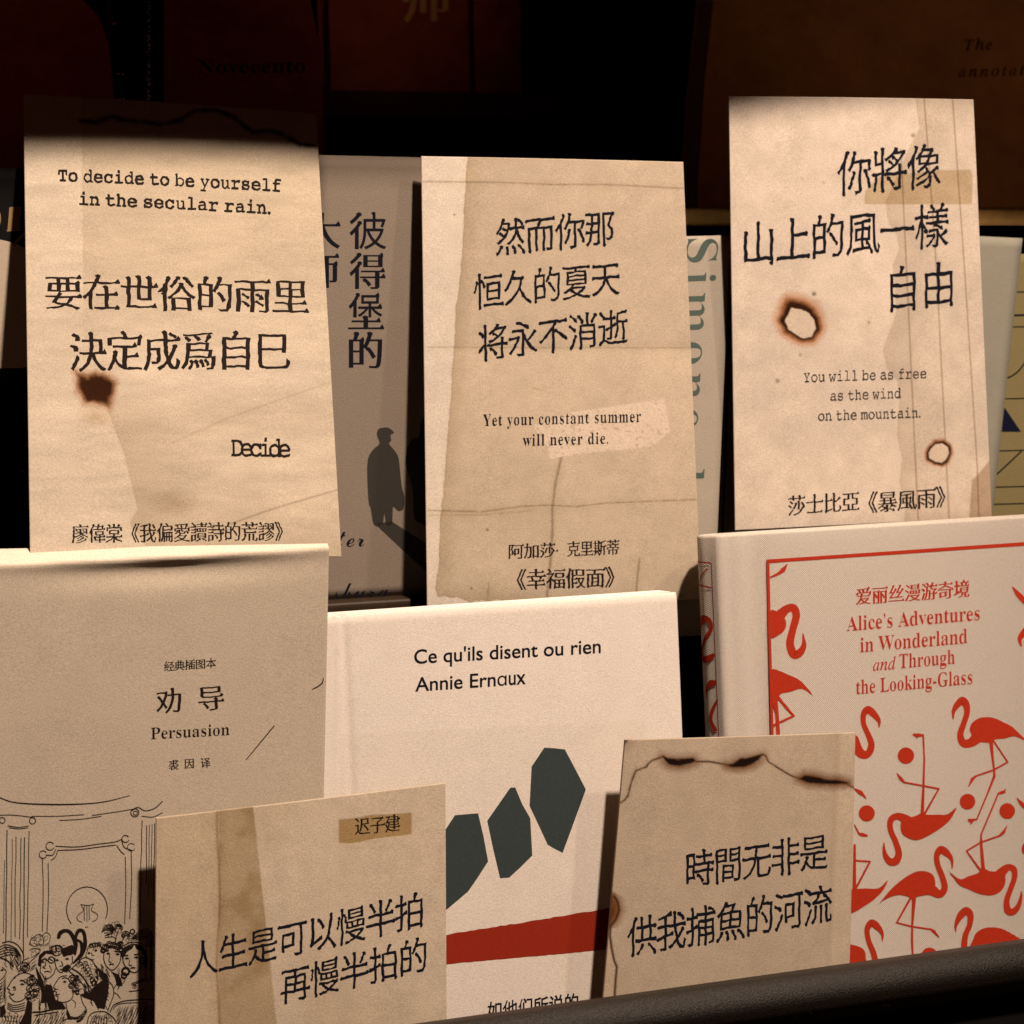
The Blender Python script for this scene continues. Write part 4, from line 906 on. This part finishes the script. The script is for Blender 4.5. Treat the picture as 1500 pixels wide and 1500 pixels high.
# spine stamping follows the curved back
class SpinePlane:
    def __init__(s): s.warp = lambda u, v: 0*u
    def LL(s, pts): return np.array(pts, float)
sp_path = path[(path[:, 0] < uL-.0005) & (path[:, 1] > -THK+.003)]
sl = np.concatenate([[0], np.cumsum(np.hypot(*np.diff(sp_path, axis=0).T))])
def spine_xyz(sx, v):
    u_ = np.interp(sx, sl, sp_path[:, 0]); w_ = np.interp(sx, sl, sp_path[:, 1]); return u_-.00013, v, w_+.00003
p = Print(SpinePlane())
def vS(y): return pl.L((1055, y))[1]
def SM(x, y):   # across the spine (0 at the joint) from measured marks
    f = np.clip((1060+(y-825)*.022-x)/34.0, -.1, 1.0); return sl[-1]*(.20+.80*f)
def spr(pts, ws): 
    q = [(SM(x, y), vS(y)) for x, y in pts]; k = .00022
    p.ribbon(q, np.array(ws)*k if not np.isscalar(ws) else ws*k, cap=False)
spr([(1055, y) if False else (1054.5+(y-825)*.022, y) for y in range(825, 1330, 30)], 2.6); spr([(1054.5, 825), (1040, 824), (1026, 824)], 2.4)
for q, w_ in (([(150, 370), (175, 320), (200, 290)], 2.6), ([(140, 385), (180, 392), (215, 402)], 2.6), ([(130, 640), (165, 592), (200, 588), (212, 640), (182, 700), (158, 770), (165, 822), (198, 815), (224, 790)], [12, 15, 9, 7, 7, 7, 11, 11, 6]), ([(135, 560), (128, 610), (135, 660)], [8, 16, 10]), ([(185, 1055), (185, 1000), (205, 962), (230, 955)], [2, 6, 11, 8]), ([(236, 1050), (212, 1120), (205, 1180), (226, 1240)], [4, 8, 8, 9])):
    spr(T(q, *S8), w_)
V = []
for (s_, v_, z_) in p.V: x_, y_, w_ = spine_xyz(s_, v_); V.append((x_-z_, y_, w_))
o = link('spine_print', V, p.F, M_RED, cov)

# ================================================================== BOOKS OF THE MIDDLE LEDGE
def plain_book(name, label, ctr, off, yaw, lean, px, thick, mat, pages=M_PAGES, base_z=None, hard=False, step=.004, tone=None, recess=.001):
    pl = Plane(ctr, off, yaw, lean); set_base(pl, base_z if base_z is not None else LEDZ, ctr)
    c = pl.LL(px)
    if base_z is not None:
        c[2] = ext(c[1], c[2]); c[3] = ext(c[0], c[3])
    r = empty(name, pl.mat); tag(r, label, 'book')
    cov = quad_grid(pl, c, step, .0007, mat, 'front_cover', r, tone)
    def slab(nm, w0, w1, ins, m):
        q = [np.array(k) for k in c]; ce = (q[0]+q[1]+q[2]+q[3])/4
        q = [q[0]+np.array([ins, -ins]), q[1]+np.array([-ins, -ins]), q[2]+np.array([-ins, ins*.2]), q[3]+np.array([ins, ins*.2])]
        V = [(k[0], k[1], w1) for k in q]+[(k[0], k[1], w0) for k in q]
        return link(nm, V, [(3, 2, 1, 0), (4, 5, 6, 7), (0, 1, 5, 4), (1, 2, 6, 5), (2, 3, 7, 6), (3, 0, 4, 7)], m, r)
    slab('page_block', -thick, -.0009, recess, pages); slab('back_cover', -thick-.0008, -thick-.0001, 0, mat)
    return pl, r, cov

M_TAUPE = paper('taupe_cover', (.205, .165, .130), False, .14, .03)
pl, r, cov = plain_book('taupe_paperback', 'taupe paperback with bold vertical title and dark walking figures', (600, 540), .0352, 0, 2.5, [(467, 227), (842, 236), (842, 880), (450, 880)], .007, M_TAUPE, base_z=LEDZ)
p = Print(pl)
for ch, x0, x1_, y0, y1_ in (("彼", 512, 566, 312, 365), ("得", 512, 564, 371, 423), ("堡", 510, 562, 430, 482), ("的", 511, 560, 487, 539), ("大", 444, 498, 312, 364), ("师", 446, 496, 372, 423)):
    p.text(ch, 'songbold', (x0, y1_), (x1_, y1_), y1_-y0)
p.trim(pl.L((470, 400))[0]); p.done('title_lettering', M_INK, cov); p = Print(pl)
p.text(mp("Master", SCRIPT), 'serifwide', (428, 803), (534, 800), 24, latin=True, wob=.1); p.text(mp("Petersburg", SCRIPT), 'serifwide', (405, 887), (569, 878), 29, latin=True, wob=.1)
p.trim(pl.L((470, 400))[0]); p.done('script_lettering', M_INK, cov)
p = Print(pl)
p.poly(smooth_loop([(555, 628), (566, 626), (573, 629), (577, 634), (572, 637), (573, 645), (570, 650), (578, 660), (584, 672), (587, 700), (589, 715), (592, 728), (591, 745), (583, 748), (576, 742), (575, 755), (574, 768), (566, 769), (563, 752), (560, 768), (548, 769), (543, 745), (540, 735), (538, 700), (539, 672), (547, 658), (556, 650), (553, 640), (552, 634)]))
p.poly(smooth_loop([(617, 616), (628, 612), (634, 622), (632, 636), (646, 652), (650, 690), (644, 735), (636, 766), (622, 767), (607, 760), (604, 715), (594, 680), (597, 655), (606, 643), (614, 638)]))
p.poly([(548, 766), (574, 764), (640, 806), (680, 850), (650, 860), (600, 815)]); p.poly([(607, 757), (640, 764), (700, 810), (700, 840)])
p.done('walking_figures', flat('faded_black_ink', (.030, .026, .021), .7, .2, .2, 1500), cov)

M_CREAMC = paper('pale_cream_cover', (.29, .25, .20), False, .13, .03)
pl, r, cov = plain_book('cream_paperback', 'cream paperback with a green name running down its cover', (1035, 560), .0235, 0, 9, [(930, 348), (1069.5, 344.5), (1051, 780), (935, 795)], .013, M_CREAMC, base_z=.190)
p = Print(pl)
V_, T_, x0, x1_, y0, y1_ = glyph_polys(mp("Simone d", SERIF), 'serifthin', 1.18)
tt = (V_[:, 0]-x0)/(x1_-x0); hh = V_[:, 1]/y1_
PX = np.stack([1007-tt*21+hh*46, 350+tt*356-hh*1.5], 1); p.add_local(np.column_stack([pl.LL(PX), V_[:, 2]]), T_)
p.done('name_lettering', M_GREEN, cov)

M_GG = paper('grey_green_cover', (.19, .176, .14), False, .15, .04)
pl, r, cov = plain_book('grey_paperback', 'plain grey-green paperback with white page tops behind the card with burn holes', (1462, 540), .030, 3, 10, [(1250, 337), (1498, 349), (1454, 752), (1240, 760)], .011, M_GG, base_z=.190)

M_DECO = paper('yellow_cover', (.135, .108, .048), False, .13, .04)
pl, r, cov = plain_book('yellow_hardback', 'yellow book with thin black lines and a navy triangle at the right end', (1300, 560), .043, 0, 12, [(1046, 372), (1640, 372), (1640, 800), (1046, 800)], .006, M_DECO, base_z=.190)
p = Print(pl)
for y in (428, 462, 479, 584, 660, 713, 738): p.ribbon([(1440, y+1), (1560, y-2)], 1.7 if y != 462 else 3, smooth=False, cap=False)
p.ribbon([(1516, 490), (1506, 522), (1490, 545), (1470, 556), (1455, 560)], 2.2); p.ribbon([(1496, 661), (1463, 692), (1440, 712)], 2.2)
p.done('line_art', M_INK, cov); p = Print(pl)
p.ribbon([(1071, 430), (1064, 620), (1058, 790)], 3.2)
p.done('line_art', M_INK, cov)
p = Print(pl); p.poly([(1471.5, 597), (1495.5, 632.5), (1460, 632.5)]); p.done('triangle', M_NAVY, cov)

M_BLKCOV = flat('black_cover', (.005, .004, .004), .7, .08, .3, 900)
pl, r, cov = plain_book('black_hardback', 'black book with gold numerals and a cream arch at the left end', (10, 520), .035, 0, 6, [(-300, 246), (150, 246), (150, 780), (-300, 780)], .012, M_BLKCOV, pages=M_PAGESDIM, base_z=LEDZ)
p = Print(pl)
p.poly(smooth_loop([(-75, 530), (-75, 440), (-70, 385), (-45, 357), (-15, 350), (0, 351), (25, 358), (48, 372), (70, 400), (75, 450), (75, 530)])); p.done('cream_arch', flat('cream_ink', (.42, .34, .26), .8, .2, .1, 900), cov)
p = Print(pl); p.text("0", 'plain', (-21, 336), (1.5, 336), 32); p.text("1", 'plain', (11, 337.5), (29, 336.5), 34, .08)
p.ribbon([(20, 337.6), (31, 336.6)], 2.4); p.ribbon([(10, 338), (22, 337.4)], 2.2); p.ribbon([(21, 358), (36, 341), (46, 330)], [4.5, 4.5, 4]); p.done('gold_numerals', M_GOLD, cov)
p = Print(pl); p.poly([(30, 686), (38, 692), (31, 692.5)]); p.done('gold_mark', M_GOLD, cov)

# ================================================================== BOOKS OF THE BACK LEDGE (in the shelf's shadow)
def dark_book(name, label, y, outline, thick, mat, pages=M_PAGESDIM, lean=8):
    """a cover with its own curved outline, standing on the golden ledge"""
    pl = Plane.__new__(Plane); N = nrm(0, R(lean)); pl.N = N; pl.U = np.array([1., 0, 0]); pl.V = np.cross(N, pl.U)
    pl.O = np.array([0, y, GZ+.0005]); q = pl.LL(outline); pl.O = pl.O+pl.U*q[:, 0].mean()
    pl.mat = Matrix([[pl.U[i], pl.V[i], pl.N[i], pl.O[i]] for i in range(3)] + [[0, 0, 0, 1]]); pl.warp = lambda u, v: 0*u
    q = pl.LL(outline); q[:, 1] = np.maximum(q[:, 1], 0.0)
    r = empty(name, pl.mat); tag(r, label, 'book'); n = len(q)
    def slab(nm, w0, w1, sc_, m):
        c = q.mean(0); k = c+(q-c)*sc_; k[:, 1] = np.maximum(k[:, 1], .0)
        V = [(a_, b_, w1) for a_, b_ in k]+[(a_, b_, w0) for a_, b_ in k]
        return link(nm, V, [tuple(range(n)), tuple(range(2*n-1, n-1, -1))]+[(i, n+i, n+(i+1) % n, (i+1) % n) for i in range(n)], m, r)
    cov = slab('front_cover', -.0008, 0, 1, mat); slab('page_block', -thick, -.001, .985, pages); slab('back_cover', -thick-.001, -thick-.0002, 1, mat)
    return pl, r, cov
M_AMB = flat('amber_cover', (.62, .30, .11), .6, .3, .3, 25)
pl, r, cov = dark_book('amber_hardback', 'large amber-brown book with italic lettering, in shade behind the card with burn holes', .205, [(1022, 330), (1024, 240), (1032, 120), (1045, 0), (1052, -90), (1700, -90), (1700, 330)], .02, M_AMB)
p = Print(pl)
p.text(mp("The", ITAL), 'title', (1413, 74), (1453, 73), 18, latin=True, track=1.25); p.text(mp("annotated", ITAL), 'title', (1404, 113), (1530, 109), 17, latin=True, track=1.35); p.done('title_lettering', M_INKB, cov)
M_MAR = flat('maroon_cover', (.42, .10, .055), .6, .3, .3, 60)
pl, r, cov = dark_book('maroon_paperback', 'dark maroon book with faint black lettering, in shade behind the scorched card', .19, [(243, 330), (240, 100), (240, -90), (440, -90), (455, 0), (466, 60), (472, 110), (474, 200), (472, 330)], .018, M_MAR)
p = Print(pl); p.text(mp("Novecento", SERIF), 'serif', (290, 108), (447, 106), 20, latin=True); p.done('title_lettering', M_INK, cov)
pl, r, cov = dark_book('black_notebook', 'black book with a glinting sparkly edge beside the maroon book', .192, [(172, 330), (168, 160), (163, 40), (160, -90), (236, -90), (238, 100), (240, 330)], .02, M_BLKCOV)
p = Print(pl)
for k in range(70):
    y = random.uniform(-20, 152); x = 218+random.gauss(0, 1.2); p.disc((x, y), random.uniform(.5, 1.3), n=6)
for q_ in ((165.5, 35), (173, 108), (169, 34), (176, 145), (181, 145), (180, 109)): p.disc(q_, 1.4, n=6)
p.done('glitter_edge', flat('glitter', (.9, .8, .7), .25, .8, .1, 900, metal=.8), cov)
M_RUST = flat('rust_cover', (.50, .12, .055), .6, .3, .4, 35)
pl, r, cov = dark_book('rust_paperback', 'rust coloured book with a bowed right edge in the dark upper left corner', .175, [(-200, 330), (-200, -90), (95, -90), (122, 0), (145, 25), (158, 60), (164, 110), (168, 150), (172, 330)], .014, M_RUST)
# high back shelf: book with gold lettering
pl = Plane.__new__(Plane); N = nrm(0, R(4)); pl.N = N; pl.U = np.array([1., 0, 0]); pl.V = np.cross(N, pl.U); pl.O = np.array([0, .345, h0[2]+.0005]); pl.warp = lambda u, v: 0*u
q = pl.LL([(485, 136), (770, 136)]); pl.O = pl.O+pl.U*q[:, 0].mean(); pl.mat = Matrix([[pl.U[i], pl.V[i], pl.N[i], pl.O[i]] for i in range(3)] + [[0, 0, 0, 1]])
r = empty('gilt_lettered_book', pl.mat); tag(r, 'dark red book with large gold lettering on the high back shelf', 'book')
q = pl.LL([(485, 136), (690, 136), (700, -60), (485, -60)]); q2 = pl.LL([(698, 136), (768, 136), (768, -60), (706, -60)])
hgt = q[2][1]
cov = box('front_cover', q[0][0], q[1][0], 0, hgt, -.003, 0, M_MAR, r, .0006); box('page_block', q[0][0]+.002, q[1][0]-.001, .001, hgt-.003, -.028, -.0032, M_PAGESDIM, r)
box('flap', q2[0][0], q2[1][0], 0, hgt, -.006, -.003, M_MAR, r, .0006); box('back_cover', q[0][0], q2[1][0], 0, hgt, -.031, -.0285, M_MAR, r, .0006)
p = Print(pl); p.text("师", 'songbold', (590, 34), (660, 33), 84); p.done('title_lettering', M_DIMGOLD, cov)
bpy.data.objects.remove(_txo); bpy.data.curves.remove(_txt)
